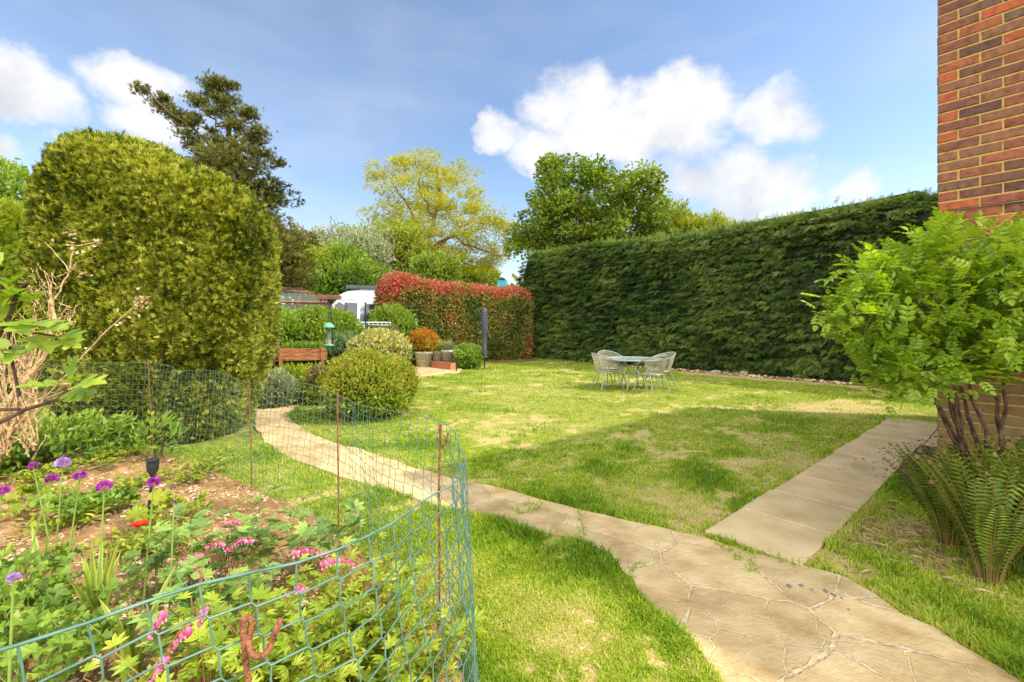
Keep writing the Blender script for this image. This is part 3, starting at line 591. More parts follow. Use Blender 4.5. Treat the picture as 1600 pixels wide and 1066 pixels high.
# slab path: individual concrete slabs
def slabs():
    b = B(); th = math.atan2(DD[1], DD[0])
    def slab(a0, a1, b0, b1):
        c = Sp((a0+a1)/2, (b0+b1)/2); dx, dy = (a1-a0)-.012, (b1-b0)-.008; h = .04+rs.uniform(-.002, .002); bv = .004
        x, y = dx/2, dy/2
        V = []
        for zz_, k in ((-.02, 0), (h-bv, 0), (h, bv)):
            for sx_, sy_ in ((-1, -1), (1, -1), (1, 1), (-1, 1)): V.append([sx_*(x-k), sy_*(y-k), zz_])
        V = np.array(V); ca, sa = math.cos(th), math.sin(th)
        V = np.c_[V[:, 0]*ca-V[:, 1]*sa+c[0], V[:, 0]*sa+V[:, 1]*ca+c[1], V[:, 2]]
        F = [[8, 9, 10, 11]]
        for l in (0, 4):
            for k in range(4): F.append([l+k, l+(k+1) % 4, l+4+(k+1) % 4, l+4+k])
        b.polys(V, F, rs.uniform(0, 1))
    L_ = .61
    for i in range(10):
        slab(i*L_, (i+1)*L_, rs.uniform(-.012, .012), SW+rs.uniform(-.015, .01))
        if i >= 7: slab(i*L_, (i+1)*L_, SW+.004, SW*2)
    b.polys(np.array([list(Sp(.03, .03))+[.03], list(Sp(6.05, .03))+[.03], list(Sp(6.05, SW*2-.03))+[.03], list(Sp(4.3, SW*2-.03))+[.03], list(Sp(4.3, SW-.03))+[.03], list(Sp(.03, SW-.03))+[.03]]), [[5, 4, 3, 2, 1, 0]], .5, 1)
    return b.build('slab_path', [mat_solid('concrete_slab', [lin(178, 151, 106), lin(200, 174, 126), lin(215, 192, 146)], .85, nz=3.5, bump=.35, bscale=60, attr=.75, spec=.25), M['bark']])
tag(slabs(), 'straight path of square concrete slabs beside the brick house', 'path', kind='structure')
# patio
b = B(); pr = rag(POLY_PATIO, .03, .3, 4); n = len(pr); b.polys(np.r_[np.c_[pr, np.full(n, .05)], np.c_[pr, np.full(n, -.02)]], [list(range(n))]+[[i, i+n, (i+1) % n+n, (i+1) % n] for i in range(n)])
tag(b.build('patio', mc), 'small round paved area in front of the plant troughs', 'patio', kind='structure')

# soil beds
def soil(name, poly, res, amp, label, cols, z0=.02, seed=5):
    poly = np.asarray(poly); x0, y0 = poly.min(0); x1, y1 = poly.max(0)
    xs = np.arange(x0, x1+res, res); ys = np.arange(y0, y1+res, res); XX, YY = np.meshgrid(xs, ys, indexing='ij')
    ins = inpoly(XX, YY, poly); q = np.stack([XX, YY, XX*0], -1)
    Z = z0+amp*(fbm(q, 4, 4, seed))+amp*.9*np.abs(fbm(q, 14, 4, seed+3)-.5)*2
    nu, nv = XX.shape; idx = np.arange(nu*nv).reshape(nu, nv); f = np.stack([idx[:-1, :-1], idx[1:, :-1], idx[1:, 1:], idx[:-1, 1:]], -1)
    ok = ins[:-1, :-1] | ins[1:, :-1] | ins[1:, 1:] | ins[:-1, 1:]
    b = B(); b.add(np.stack([XX, YY, Z], -1).reshape(-1, 3), f[ok].reshape(-1, 4), fbm(q, 3, 3, 9).ravel())
    m = mat_solid(name+'_material', cols, .95, nz=14, bump=.9, bscale=70, attr=True, spec=.1)
    return tag(b.build(name, m, smooth=True), label, 'soil', kind='structure')
soil('flower_bed_soil', POLY_BED, .022, .06, 'dry stony soil of the netted flower bed', [lin(92, 68, 44), lin(152, 118, 78), lin(196, 164, 120)])
soil('border_soil', POLY_MULCH, .05, .03, 'dark soil strip along the house wall', [lin(60, 50, 42), lin(100, 85, 68), lin(150, 130, 100)], .005)
soil('back_border_soil', POLY_BACK, .2, .03, 'soil of the planted border at the back', [lin(80, 70, 42), lin(110, 100, 55), lin(140, 120, 80)], .005)
hf = np.array([H0-HDIR*4+HN*.55, H1+HDIR*.5+HN*.35, H1+HDIR*.5-HN*2.4, H0-HDIR*4-HN*2.4])
soil('hedge_foot_soil', hf, .12, .04, 'bare brown soil along the foot of the tall hedge', [lin(105, 78, 52), lin(150, 118, 82), lin(185, 155, 115)], .005)
OCT = (A([1, 0, 0], [0, 1, 0], [-1, 0, 0], [0, -1, 0], [0, 0, 1], [0, 0, -1]), np.array([[0, 1, 4], [1, 2, 4], [2, 3, 4], [3, 0, 4], [1, 0, 5], [2, 1, 5], [3, 2, 5], [0, 3, 5]]))
def chips(name, poly, n, size, mat, label, bright=(0, 1), zb=.04, flat=.5, wfun=None):
    poly = np.asarray(poly); x0, y0 = poly.min(0); x1, y1 = poly.max(0); X = U(x0, x1, n*4); Y = U(y0, y1, n*4); k = inpoly(X, Y, poly)
    if wfun is not None: k &= U(0, 1, len(X)) < wfun(X, Y)
    X, Y = X[k][:n], Y[k][:n]; n = len(X); b = B(); V, F = OCT
    ax = rdir(n); g = nrm(ax*A(1, 1, .2)); up = nrm(A(0, 0, 1)+rs.normal(size=(n, 3))*.3)
    S = size*np.exp(np.clip(rs.normal(size=n)*.5, -1, .75))
    inst(b, (V*A(.8, 1, flat), F), np.c_[X, Y, zb+S*.1], g, up, S, U(bright[0], bright[1], n))
    return tag(b.build(name, mat), label, name.replace('_', ' '), kind='stuff')
chips('soil_clods', POLY_BED, 13000, .011, M['clod'], 'small clods and pale stones scattered on the flower bed', zb=.055, wfun=lambda X, Y: np.where(X > -Y*1.25, 1., .0))
chips('slate_chips', POLY_MULCH, 3500, .018, M['mulch'], 'dark slate chips beside the slab path at the wall', zb=.03, flat=.35, wfun=lambda X, Y: np.where(((np.stack([X, Y], -1)-HC)@DD) > -.5, 1., .12))
# crumbs of dark soil on the slabs
sp_ = np.array([Sp(2.2, .12), Sp(4.6, .2), Sp(4.6, .62), Sp(2.3, .6)])
chips('soil_crumbs', sp_, 260, .007, M['mulch'], 'dark crumbs of soil scattered over the concrete slabs', zb=.044, flat=.4, bright=(0, .3), wfun=lambda X, Y: np.clip((((np.stack([X, Y], -1)-S0)@sper)/.6)**2, .03, 1))
hs_ = np.array([H0+HN*.2-HDIR*2, H0+HN*.7-HDIR*2, H0+HDIR*9+HN*.8, H0+HDIR*9+HN*.2])
chips('stony_debris', hs_, 900, .035, M['clod'], 'pale stones and clods strewn along the hedge foot', zb=.04, flat=.5, bright=(.3, 1))
# leaf and slate pieces set in the paving
b = B()
for (px, py, s) in ((1233, 926, .045), (1252, 925, .04), (1268, 932, .025), (1290, 934, .04), (1302, 940, .035), (1315, 945, .02), (1326, 963, .018)):
    q = G(px, py); V, F = OCT; inst(b, (V*A(.8, .5, .08), F), [A(q[0], q[1], .036)], [A(.8, -.4+rs.uniform(-.3, .3), 0)], [A(0, 0, 1)], s*.75, .3)
tag(b.build('paving_patch', mat_solid('blue_slate', [lin(100, 102, 100), lin(145, 140, 130)], .6)), 'dark blue slate fragments set in the crazy paving near its right edge', 'slate fragments', kind='stuff')

# ------------------------------------------------------------------ house
def house():
    root = empty('brick_house', Hp(0, 0), 'brick house corner with yellow mortar at the right edge of the garden', 'house')
    R_ = lambda a, b_, z: Hp(a, b_, z)-Hp(0, 0)
    # solid body (mortar plane)
    b = B(); i = .004
    c = [(i, i), (HL-i, i), (HL-i, HD-i), (i, HD-i)]
    V = np.array([R_(a, q, z) for z in (-.1, HH) for a, q in c]); b.polys(V, [[0, 1, 5, 4], [1, 2, 6, 5], [2, 3, 7, 6], [3, 0, 4, 7], [4, 5, 6, 7]])
    b.build('wall', mat_solid('yellow_mortar', [lin(160, 128, 66), lin(196, 162, 92), lin(176, 150, 98)], .95, nz=20, bump=.6, bscale=120, spec=.1), root)
    bb = B(); H = .075; Lb = .225
    def brick(face, s, z, ln, hgt=.062):
        a, e = s+.006, s+ln-.006; j = rs.uniform(-.002, .002, 8); z0, z1 = z, z+hgt; d = .002+rs.uniform(0, .003); bv = .004
        if a >= e: return
        def q(t, zz_, dep): return R_(t, -dep, zz_) if face == 0 else R_(-dep, t, zz_)
        V = [q(a, z0, -.02), q(e, z0, -.02), q(e, z1, -.02), q(a, z1, -.02), q(a+j[0], z0+j[1], 0), q(e+j[2], z0+j[3], 0), q(e+j[4], z1+j[5], 0), q(a+j[6], z1+j[7], 0),
             q(a+bv, z0+bv, d), q(e-bv, z0+bv, d), q(e-bv, z1-bv, d+j[0]), q(a+bv, z1-bv, d)]
        F = []
        for l in (0, 4):
            for k in range(4): F.append([l+k, l+(k+1) % 4, l+4+(k+1) % 4, l+4+k])
        F.append([8, 9, 10, 11])
        if face == 0: F = [f[::-1] for f in F]
        r = rs.uniform(0, 1)
        bb.polys(np.array(V), F, r)
    for k in range(int(HH/H)):
        z = .01+k*H; off = 0 if k % 2 else Lb/2
        for face, ln in ((0, HL), (1, 3.2)):
            s = 0
            ff = (off if face == 1 else (Lb/2 if off == 0 else 0))
            if ff: brick(face, 0, z, Lb/2); s = Lb/2
            while s < ln-.02:
                brick(face, s, z, min(Lb, ln-s)); s += Lb
    m, nt, N, L, out = newmat('red_brick'); a = N.new('ShaderNodeAttribute'); a.attribute_name = 'rnd'; g = N.new('ShaderNodeNewGeometry')
    n1 = N.new('ShaderNodeTexNoise'); n1.inputs['Scale'].default_value = 22; n1.inputs['Detail'].default_value = 8; n1.inputs['Roughness'].default_value = .7; L.new(g.outputs['Position'], n1.inputs['Vector'])
    r = ramp(N, [(0, lin(88, 62, 54)), (.2, lin(106, 70, 56)), (.38, lin(128, 74, 54)), (.55, lin(118, 86, 62)), (.7, lin(142, 76, 50)), (.86, lin(158, 82, 54)), (1, lin(100, 78, 64))]); L.new(a.outputs['Fac'], r.inputs[0])
    r2 = ramp(N, [(.3, (.55, .5, .5)), (.5, (1.05, 1.05, 1.05)), (.72, (1.5, 1.45, 1.4))]); L.new(n1.outputs['Fac'], r2.inputs[0])
    mu = N.new('ShaderNodeMix'); mu.data_type = 'RGBA'; mu.blend_type = 'MULTIPLY'; mu.inputs[0].default_value = 1; L.new(r.outputs[0], mu.inputs[6]); L.new(r2.outputs[0], mu.inputs[7])
    # algae and lime bloom on the lowest courses
    sz = N.new('ShaderNodeSeparateXYZ'); L.new(g.outputs['Position'], sz.inputs[0]); n4 = N.new('ShaderNodeTexNoise'); n4.inputs['Scale'].default_value = 5; n4.inputs['Detail'].default_value = 5; L.new(g.outputs['Position'], n4.inputs['Vector'])
    ma = N.new('ShaderNodeMath'); ma.operation = 'MULTIPLY_ADD'; L.new(n4.outputs['Fac'], ma.inputs[0]); ma.inputs[1].default_value = 1.6; L.new(sz.outputs[2], ma.inputs[2])
    mr = N.new('ShaderNodeMapRange'); mr.inputs[1].default_value = 1.5; mr.inputs[2].default_value = 2.2; mr.inputs[3].default_value = .85; mr.inputs[4].default_value = 0; L.new(ma.outputs[0], mr.inputs[0])
    mo = ramp(N, [(.35, lin(112, 92, 62)), (.5, lin(140, 122, 76)), (.65, lin(118, 120, 60))]); L.new(n4.outputs['Fac'], mo.inputs[0])
    m3 = N.new('ShaderNodeMix'); m3.data_type = 'RGBA'; L.new(mr.outputs[0], m3.inputs[0]); L.new(mu.outputs[2], m3.inputs[6]); L.new(mo.outputs[0], m3.inputs[7])
    p = N.new('ShaderNodeBsdfPrincipled'); p.inputs['Roughness'].default_value = .85; p.inputs['Specular IOR Level'].default_value = .25; L.new(m3.outputs[2], p.inputs['Base Color'])
    bu = N.new('ShaderNodeBump'); bu.inputs['Strength'].default_value = .7; bu.inputs['Distance'].default_value = .006; L.new(n1.outputs['Fac'], bu.inputs['Height']); L.new(bu.outputs[0], p.inputs['Normal']); L.new(p.outputs[0], out.inputs[0])
    bb.build('brickwork', m, root)
    # low hipped roof with overhang
    b = B(); ov = .14; c = [(-ov, -.02), (HL+.02, -.02), (HL+.02, HD+ov), (-ov, HD+ov)]
    V = [R_(a, q, HH+.0) for a, q in c]+[R_(a, q, HH+.12) for a, q in c]+[R_(HL/2, HD*.35, HH+1.3), R_(HL/2, HD*.65, HH+1.3)]
    b.polys(np.array(V), [[3, 2, 1, 0], [0, 1, 5, 4], [1, 2, 6, 5], [2, 3, 7, 6], [3, 0, 4, 7], [4, 5, 8], [5, 6, 9, 8], [6, 7, 9], [7, 4, 8, 9]])
    b.build('roof', M['tile'], root)
    b = B(); zc = CAM_H+(HY-333)/204
    b.tube([R_(.8, -.012, zc+.02), R_(.2, -.012, zc), R_(-.012, -.012, zc), R_(-.012, .3, zc-.004), R_(-.012, .9, zc-.012), R_(-.012, 2.5, zc+.02)], .004, 6)
    b.build('cable', M['black'], root)
house()

# ------------------------------------------------------------------ hedges
def box_core(b, V3, k, rnd=.0, zs=None):
    c = V3.reshape(-1, 3).mean(0); b.grid((V3-c)*k+c, rnd, wrap=True)

def inset(V3, d):
    gu = np.gradient(V3, axis=0); gv = (np.roll(V3, -1, 1)-np.roll(V3, 1, 1)); n_ = -nrm(np.cross(gu, gv)); return V3+n_*d*(1 if ((V3-V3.reshape(-1, 3).mean(0))*n_).sum() < 0 else -1)
def left_hedge():
    root = empty('clipped_conifer', (-4.45, 6.0, 0), 'huge clipped golden green conifer with rounded top standing behind the netting', 'hedge')
    c = A(-4.66, 6.0, 1.8); V3 = superell(c, (1.36, .74, 1.95), .42, .55, 60, 110, .04, .14, 1.5)
    # narrower towards the ground, top falling away to the right
    z = V3[..., 2]; k = 1-.20*np.clip((1.7-z)/1.7, 0, 1)**1.3
    V3[..., 0] = c[0]+(V3[..., 0]-c[0])*k-.1*(1-k)*4*(V3[..., 0]-c[0] > 0)
    V3[..., 1] = c[1]+(V3[..., 1]-c[1])*k
    t = np.clip((z-1.5)/2.3, 0, 1); V3[..., 2] = z+t*(.24-.75*np.clip((V3[..., 0]-(c[0]-.8))/2.1, 0, 1)**1.3)
    V3[..., 2] = np.maximum(V3[..., 2], .02)
    V3 = V3-root_loc(root)
    b = B(); b.grid(inset(V3, .09), 0.0, wrap=True)
    off = root_loc(root)
    def face(c_, nn): return np.where((nn*(A(0, 0, CAM_H)-off-c_)).sum(-1) > -.8, 1., .25)
    rf = lambda p, r: np.clip(r**1.2*.95+(fbm(p+off, 3.0, 3, 3)-.5)*1.0+.06, 0, 1)
    nc = 25000; p, nn = sample_surf(V3, nc, face); p = p-nn*U(0, .10, nc)[:, None]; cr = rf(p, U(0, 1, nc)); g0 = nn*.7+rs.normal(size=(nc, 3))*.45+A(.1, -.05, .5)
    for k in range(5):
        inst(b, 'tuft', p+rs.normal(size=(nc, 3))*.022, g0+rs.normal(size=(nc, 3))*.3, nn+rs.normal(size=(nc, 3))*.5, .068*U(.6, 1.4, nc), np.clip(cr+rs.normal(size=nc)*.13, 0, 1))
    b.build('foliage', LF['yew'], root)
    b = B(); b.tube([(0, .1, 0), (.03, .1, .5), (0, .1, 1.5)], [.14, .12, .1], 10)
    for k in range(7):
        a = k*.9; b.tube([(0, .1, .25+.05*k), (.35*math.cos(a), .1+.3*math.sin(a), .8), (.8*math.cos(a), .1+.45*math.sin(a), 1.6)], [.05, .04, .02], 6)
    b.build('trunk', M['bark'], root)
def root_loc(o): return np.array(o.location)
left_hedge()

def right_hedge():
    Lh = np.linalg.norm(H1-H0)+4.0; mid = (H0-HDIR*3.4+H1+HDIR*.6)/2-HN*.75
    root = empty('conifer_hedge', (mid[0], mid[1], 0), 'tall dark green conifer hedge closing the right side of the lawn', 'hedge')
    ang = math.atan2(HDIR[1], HDIR[0])
    V3 = superell((0, 0, 2.2), (Lh/2, .82, 2.3), .22, .16, 70, 420, ang, .16, .9)
    q = V3+A(mid[0], mid[1], 0)
    z = V3[..., 2]; al = ((q[..., :2]-H0)@HDIR); t = np.clip((z-3.0)/1.4, 0, 1)
    V3[..., 2] = z+t*(.28*(fbm(np.stack([al, al*0, al*0], -1), .55, 3, 2)-.5)+.55*np.clip((al-9)/6, 0, 1)+.02)
    # bulges hanging over
    hn3 = A(HN[0], HN[1], 0); bul = .28*(fbm(q, .7, 3, 12)-.5)+.22*(fbm(q*A(1, 1, 1.6), 2.6, 3, 22)-.5)+.20*np.clip((z-2.0)/2, 0, 1); V3 += hn3*bul[..., None]*((((q[..., :2]-mid)@HN) > 0)[..., None])
    V3[..., 2] = np.maximum(V3[..., 2], .1)
    b = B(); b.grid(inset(V3, .16), 0.0, wrap=True)
    off = root_loc(root)
    def face(c_, nn): return np.where((nn*(A(0, 0, CAM_H)-off-c_)).sum(-1) > -1.2, 1., .06)
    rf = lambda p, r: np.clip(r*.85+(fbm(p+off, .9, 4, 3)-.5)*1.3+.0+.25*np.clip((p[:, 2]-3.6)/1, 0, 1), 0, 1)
    nc = 9800; p, nn = sample_surf(V3, nc, face); p = p-nn*U(0, .17, nc)[:, None]; cr = rf(p, U(0, 1, nc)); tz = nrm(np.cross(nn, A(0, 0, 1))+1e-6); sc_ = U(.55, 1.25, nc)
    for k in range(9):
        o_ = tz*(U(-.13, .13, nc)*sc_)[:, None]+A(0, 0, 1)*U(-.02, .025, nc)[:, None]+nn*U(-.02, .09, nc)[:, None]
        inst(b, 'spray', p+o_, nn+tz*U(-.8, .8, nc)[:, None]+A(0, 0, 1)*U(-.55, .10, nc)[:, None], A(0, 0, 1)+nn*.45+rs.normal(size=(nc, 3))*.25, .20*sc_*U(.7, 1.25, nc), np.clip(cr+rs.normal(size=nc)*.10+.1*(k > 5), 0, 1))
    # loose shoots along the top
    p, nn = sample_surf(V3, 3000, lambda c_, n_: np.where(n_[..., 2]*np.sign(n_[..., 2]) > .5, 1., .0)*(c_[..., 2] > 3.6))
    n = len(p); inst(b, 'spray', p, A(0, 0, .45)+rs.normal(size=(n, 3))*.8, rdir(n), U(.12, .3, n), U(.1, .75, n))
    k = p[rs.choice(n, 46)]
    for q_ in k:                                   # feathery leaders standing above the clipped top
        hgt = U(.12, .42); m_ = 12; t = np.linspace(0, 1, m_)[:, None]; dd = A(U(-.4, .4), U(-.4, .4), 1); inst(b, 'spray', q_+dd*t*hgt, rs.normal(size=(m_, 3))*.7+A(0, 0, .8), rdir(m_), U(.08, .16, m_), U(.5, 1, m_))
    b.build('foliage', LF['ley'], root)
    b = B()
    for k in range(16):
        s = -Lh/2+.6+k*(Lh-1)/15; c = HDIR*s; b.tube([(c[0], c[1], 0), (c[0]+.05, c[1], 1), (c[0], c[1]+.05, 2.2)], [.09, .08, .06], 7)
    b.build('trunk', M['bark'], root)
right_hedge()

def photinia():
    p0, p1 = A(-4.95, 17.0), A(1.0, 20.4); d = nrm(p1-p0); mid = (p0+p1)/2; nrm_ = A(d[1], -d[0]); mid = mid-nrm_*.45
    root = empty('photinia_hedge', (mid[0], mid[1], 0), 'clipped hedge with bright red young leaves along its top', 'hedge')
    Lh = np.linalg.norm(p1-p0); V3 = superell((0, 0, 1.5), (Lh/2, .5, 1.6), .25, .25, 40, 160, math.atan2(d[1], d[0]), .10, 1.2)
    z = V3[..., 2]; al = V3[..., :2]@d; V3[..., 2] = z+np.clip((z-2.2)/.8, 0, 1)*(.42*np.exp(-((al+2.7)/.8)**2)+.06*np.sin(al*3)); V3[..., 2] = np.maximum(V3[..., 2], .05)
    b = B(); b.grid(inset(V3, .12), 0.0, wrap=True); off = root_loc(root)
    def face(c_, nn): return np.where((nn*(A(0, 0, CAM_H)-off-c_)).sum(-1) > -2, 1., .1)
    def rf(p, r):
        top = .85*np.clip((p[:, 2]-2.6)/.6, 0, 1)+.45*np.clip(1-((p[:, :2]@d)+3.4)/1.2, 0, 1)*np.clip((p[:, 2]-1.6)/.8, 0, 1)
        return np.clip(r*.55+(fbm(p, 1.7, 3, 5)-.5)*.8+.08+top*.75, 0, 1)
    shell_foliage(b, V3, 25000, 'leaf', .125, .2, .9, depth=.15, face=face, rfun=rf)
    p, nn = sample_surf(V3, 4600, lambda c_, n_: (c_[..., 2] > 2.75)*1.0); n = len(p)
    inst(b, 'leaf', p+U(0, .2, n)[:, None]*A(0, 0, 1), A(0, 0, 1.2)+rs.normal(size=(n, 3))*.5, rdir(n), U(.06, .13, n), U(.55, 1, n))
    b.build('foliage', LF['phot'], root)
    b = B()
    for k in range(9):
        s = -Lh/2+.4+k*(Lh-.8)/8; c = d*s; b.tube([(c[0], c[1], 0), (c[0]+.03, c[1], .8), (c[0], c[1], 1.6)], [.035, .03, .02], 6)
    b.build('stem', M['darkbark'], root)
photinia()

# ------------------------------------------------------------------ shrubs
def bush(name, base, r, n, t, size, mat, label, cat='shrub', h=None, zc=None, group=None, e=.9, nz=.22, jit=.7, up=.3, rn=(0, 1), stem='darkbark', core=.72, nsc=2.2, depth=None, extra=None, rb=None, stems=7, smat=None):
    base = np.asarray(base, float); base = A(base[0], base[1], 0 if len(base) < 3 else base[2])
    root = empty(name, base, label, cat, group)
    h = r[2]*2 if h is None else h; zc = h/2 if zc is None else zc
    V3 = superell((0, 0, zc), r, e, e, 26, 48, U(0, 3), nz*min(r), nsc/max(r[0], .3), seed=int(rs.randint(1000)))
    V3[..., 2] = np.maximum(V3[..., 2], .01)
    b = B(); box_core(b, V3, core, .0)
    depth = depth or min(r)*.35
    lo = V3[..., 2].min(); hi = V3[..., 2].max()
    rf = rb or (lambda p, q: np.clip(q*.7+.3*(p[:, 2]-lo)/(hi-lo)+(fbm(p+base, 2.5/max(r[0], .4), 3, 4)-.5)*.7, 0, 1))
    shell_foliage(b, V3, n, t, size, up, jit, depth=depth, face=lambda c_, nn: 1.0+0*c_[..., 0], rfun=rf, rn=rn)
    # shoots poking out
    m_ = n//8; p, nn = sample_surf(V3, m_, lambda c_, n_: (c_[..., 2] > zc)*1.0)
    g = nrm(nrm(p-A(0, 0, zc*.3))+rs.normal(size=(m_, 3))*.25+A(0, 0, .4))
    for k in range(3): inst(b, t, p+g*(size*.55*k), g+rs.normal(size=(m_, 3))*.5, rdir(m_), size*.8, U(.6, 1, m_))
    b.build('foliage', mat, root)
    b = B()
    for k in range(stems):
        a = U(0, 2*PI); rr = U(.3, .7); q = A(math.cos(a)*r[0]*rr, math.sin(a)*r[1]*rr, zc*U(.9, 1.4))
        b.tube([(q[0]*.08, q[1]*.08, 0), q*A(.5, .5, .5), q], [.018+.01*r[0], .012+.006*r[0], .004], 5)
    b.build('stem', M[stem], root)
    return root
PX = lambda x, y, Y: P(x, y, Y)
bush('round_bush', (-2.33, 7.2), (.70, .68, .47), 10000, 'leaf', .062, LF['bush'], 'dense rounded yellow green bush growing beside the winding path', zc=.45, nz=.42, e=1.0)
bush('elder_shrub', (-5.1, 11.4), (1.2, .9, .85), 7000, 'leaf', .12, LF['elder'], 'broad bright green shrub in front of the greenhouse', zc=.95, e=.8, nz=.35)
bush('variegated_shrub', (-2.85, 9.6), (.78, .6, .55), 3800, 'wide', .09, LF['varieg'], 'cream edged variegated shrub behind the round bush', zc=.75)
bush('corner_bush', (-4.35, 16.3), (.65, .7, 1.1), 4500, 'leaf', .13, LF['elder'], 'upright green bush between the white van and the red topped hedge', zc=1.05, e=.7, nz=.4)
bush('purple_leaf_shrub', (-3.75, 13.6), (.35, .35, .6), 1300, 'leaf', .08, mat_leaf('dark_red_foliage', [(.08, .03, .02), (.2, .08, .04), (.2, .25, .04)], .3), 'small dark red leaved shrub in front of the van', zc=.9)
bush('lavender_bush', (-3.95, 10.6), (.4, .35, .36), 1800, 'narrow', .16, LF['grey2'], 'grey green spiky herb bush behind the bird feeder', zc=.75, up=1.2)
bush('leafy_clump', G(732, 577), (.42, .4, .36), 1800, 'leaf', .13, LF['mid'], 'light green leafy clump at the right end of the terracotta troughs', zc=.36, up=.6)
bush('lavender_clump', G(792, 558), (1.25, .6, .42), 4200, 'narrow', .2, LF['grey2'], 'wide low mound of fine green stems in front of the red topped hedge', zc=.40, up=1.3)
bush('small_shrub', G(905, 562), (.5, .4, .42), 1200, 'leaf', .18, LF['mid'], 'small green leafy shrub at the hedge foot left of the table', zc=.5, up=.8)
bush('dark_ground_plant', G(888, 562), (.4, .35, .18), 800, 'leaf', .09, mat_leaf('dusky_purple_leaf', [(.06, .05, .06), (.14, .10, .15)], .2), 'low dusky purple plant at the hedge foot', zc=.15)
bush('border_plant', G(857, 558), (.5, .4, .42), 1200, 'leaf', .12, LF['grey2'], 'blue green plant at the far corner of the lawn by the hedge', zc=.4)
for (x, y, r_, hh_, mat_, lb) in ((455, 8.9, .6, .36, 'lime', 'low lime green plants just right of the clipped conifer by the planter'), (505, 8.5, .42, .34, 'weed', 'low yellow green plants left of the round bush'),
                                  (432, 8.2, .4, .34, 'grey', 'pale silvery plant at the foot of the clipped conifer'), (480, 9.5, .6, .36, 'lime', 'spreading leafy plants below the timber planter'), (585, 9.0, .5, .4, 'grey2', 'dark green perennial behind the round bush')):
    bush('border_plants', (((x-CX)/FPX*y), y), (r_, r_*.7, hh_), 1700, 'leaf', .085, LF[mat_], lb, 'plant', zc=hh_*.6, group='low plants in the back border')
bush('dry_shrub', (-5.1, 9.3), (.26, .2, .28), 800, 'narrow', .07, mat_leaf('dry_twigs', [lin(120, 90, 60), lin(180, 145, 105)], .1), 'dry pinkish brown twiggy shrub left of the timber planter', zc=.95, up=.6, stems=3, core=.4)
bush('dry_clump', (-3.6, 8.35), (.13, .13, .22), 420, 'narrow', .12, mat_leaf('dry_stems', [lin(95, 85, 50), lin(150, 135, 85)], .1), 'dry brown flower stalks beneath the bird feeder', zc=.42, up=1.2, stems=3, core=.3)
bush('yellow_hedge', (-11.5, 9.2), (1.4, 1.2, 1.9), 5200, 'tuft', .22, LF['lime'], 'bright yellow green hedge at the left edge behind the fig', 'hedge', zc=2.0, e=.5, nz=.1)
bush('background_tree', (-18.8, 16), (2.2, 2.4, 3.0), 6500, 'leaf', .22, LF['elder'], 'green tree behind the yellow hedge at the far left', 'tree', zc=4.4)
for (x, y, Y, rx, rz, mat_, lb) in ((508, 440, 22, 1.5, 1.3, 'lime', 'bright lime green bush behind the greenhouse ridge'), (560, 415, 24, 2.0, 1.7, 'grey', 'silvery blossom covered tree behind the van'), (545, 440, 21, 1.5, 1.2, 'elder', 'green bush directly behind the white van roof'),
                                 (605, 405, 28, 1.9, 1.6, 'syc', 'dark green pointed tree behind the van'), (632, 412, 26, 1.3, 1.7, 'farb', 'yellow green bushy tree left of the feathery yellow tree'), (683, 430, 23, 1.1, .75, 'syc', 'ivy covered bush behind the red topped hedge'),
                                 (480, 420, 25, 1.3, 1.7, 'oldcon', 'olive green conifer bush right of the tall conifer'), (1045, 378, 30, 1.7, 1.9, 'farb', 'yellowish young tree just above the hedge'), (1100, 380, 29, 1.6, 1.3, 'farb', 'yellow green tree tips right of the young tree above the hedge'),
                                 (735, 436, 45, 3.0, .9, 'farb', 'yellow green bush near the distant chimney')):
    q = P(x, y, Y); bush('background_bush', (q[0], q[1]), (rx*1.1, rx*.9, rz*1.05), 4200, 'leaf', .11+.004*Y, LF[mat_], lb, 'tree', zc=q[2], nz=.85, e=.8, group='bushes and trees beyond the garden', nsc=2.2, up=.5, depth=min(rx, rz)*.5, core=.5)
# filler low greenery behind the van and photinia
b = B(); n = 9000; px = U(-26, 12, n); py = U(24, 34, n); pz = U(0, 1, n)**.7*(1.9+fbm(np.c_[px, py*0, py*0], .4, 3, 1)*3.4)
k = (px < -1.0-(py-24)*.1) | (px > 0)
inst(b, 'wide', np.c_[px, py, pz][k], (rdir(n)+A(0, -.3, .5))[k], rdir(n)[k], .35, U(0, 1, n)[k])
tag(b.build('far_greenery', LF['syc']), 'mass of distant green undergrowth beyond the garden', 'undergrowth', kind='stuff')

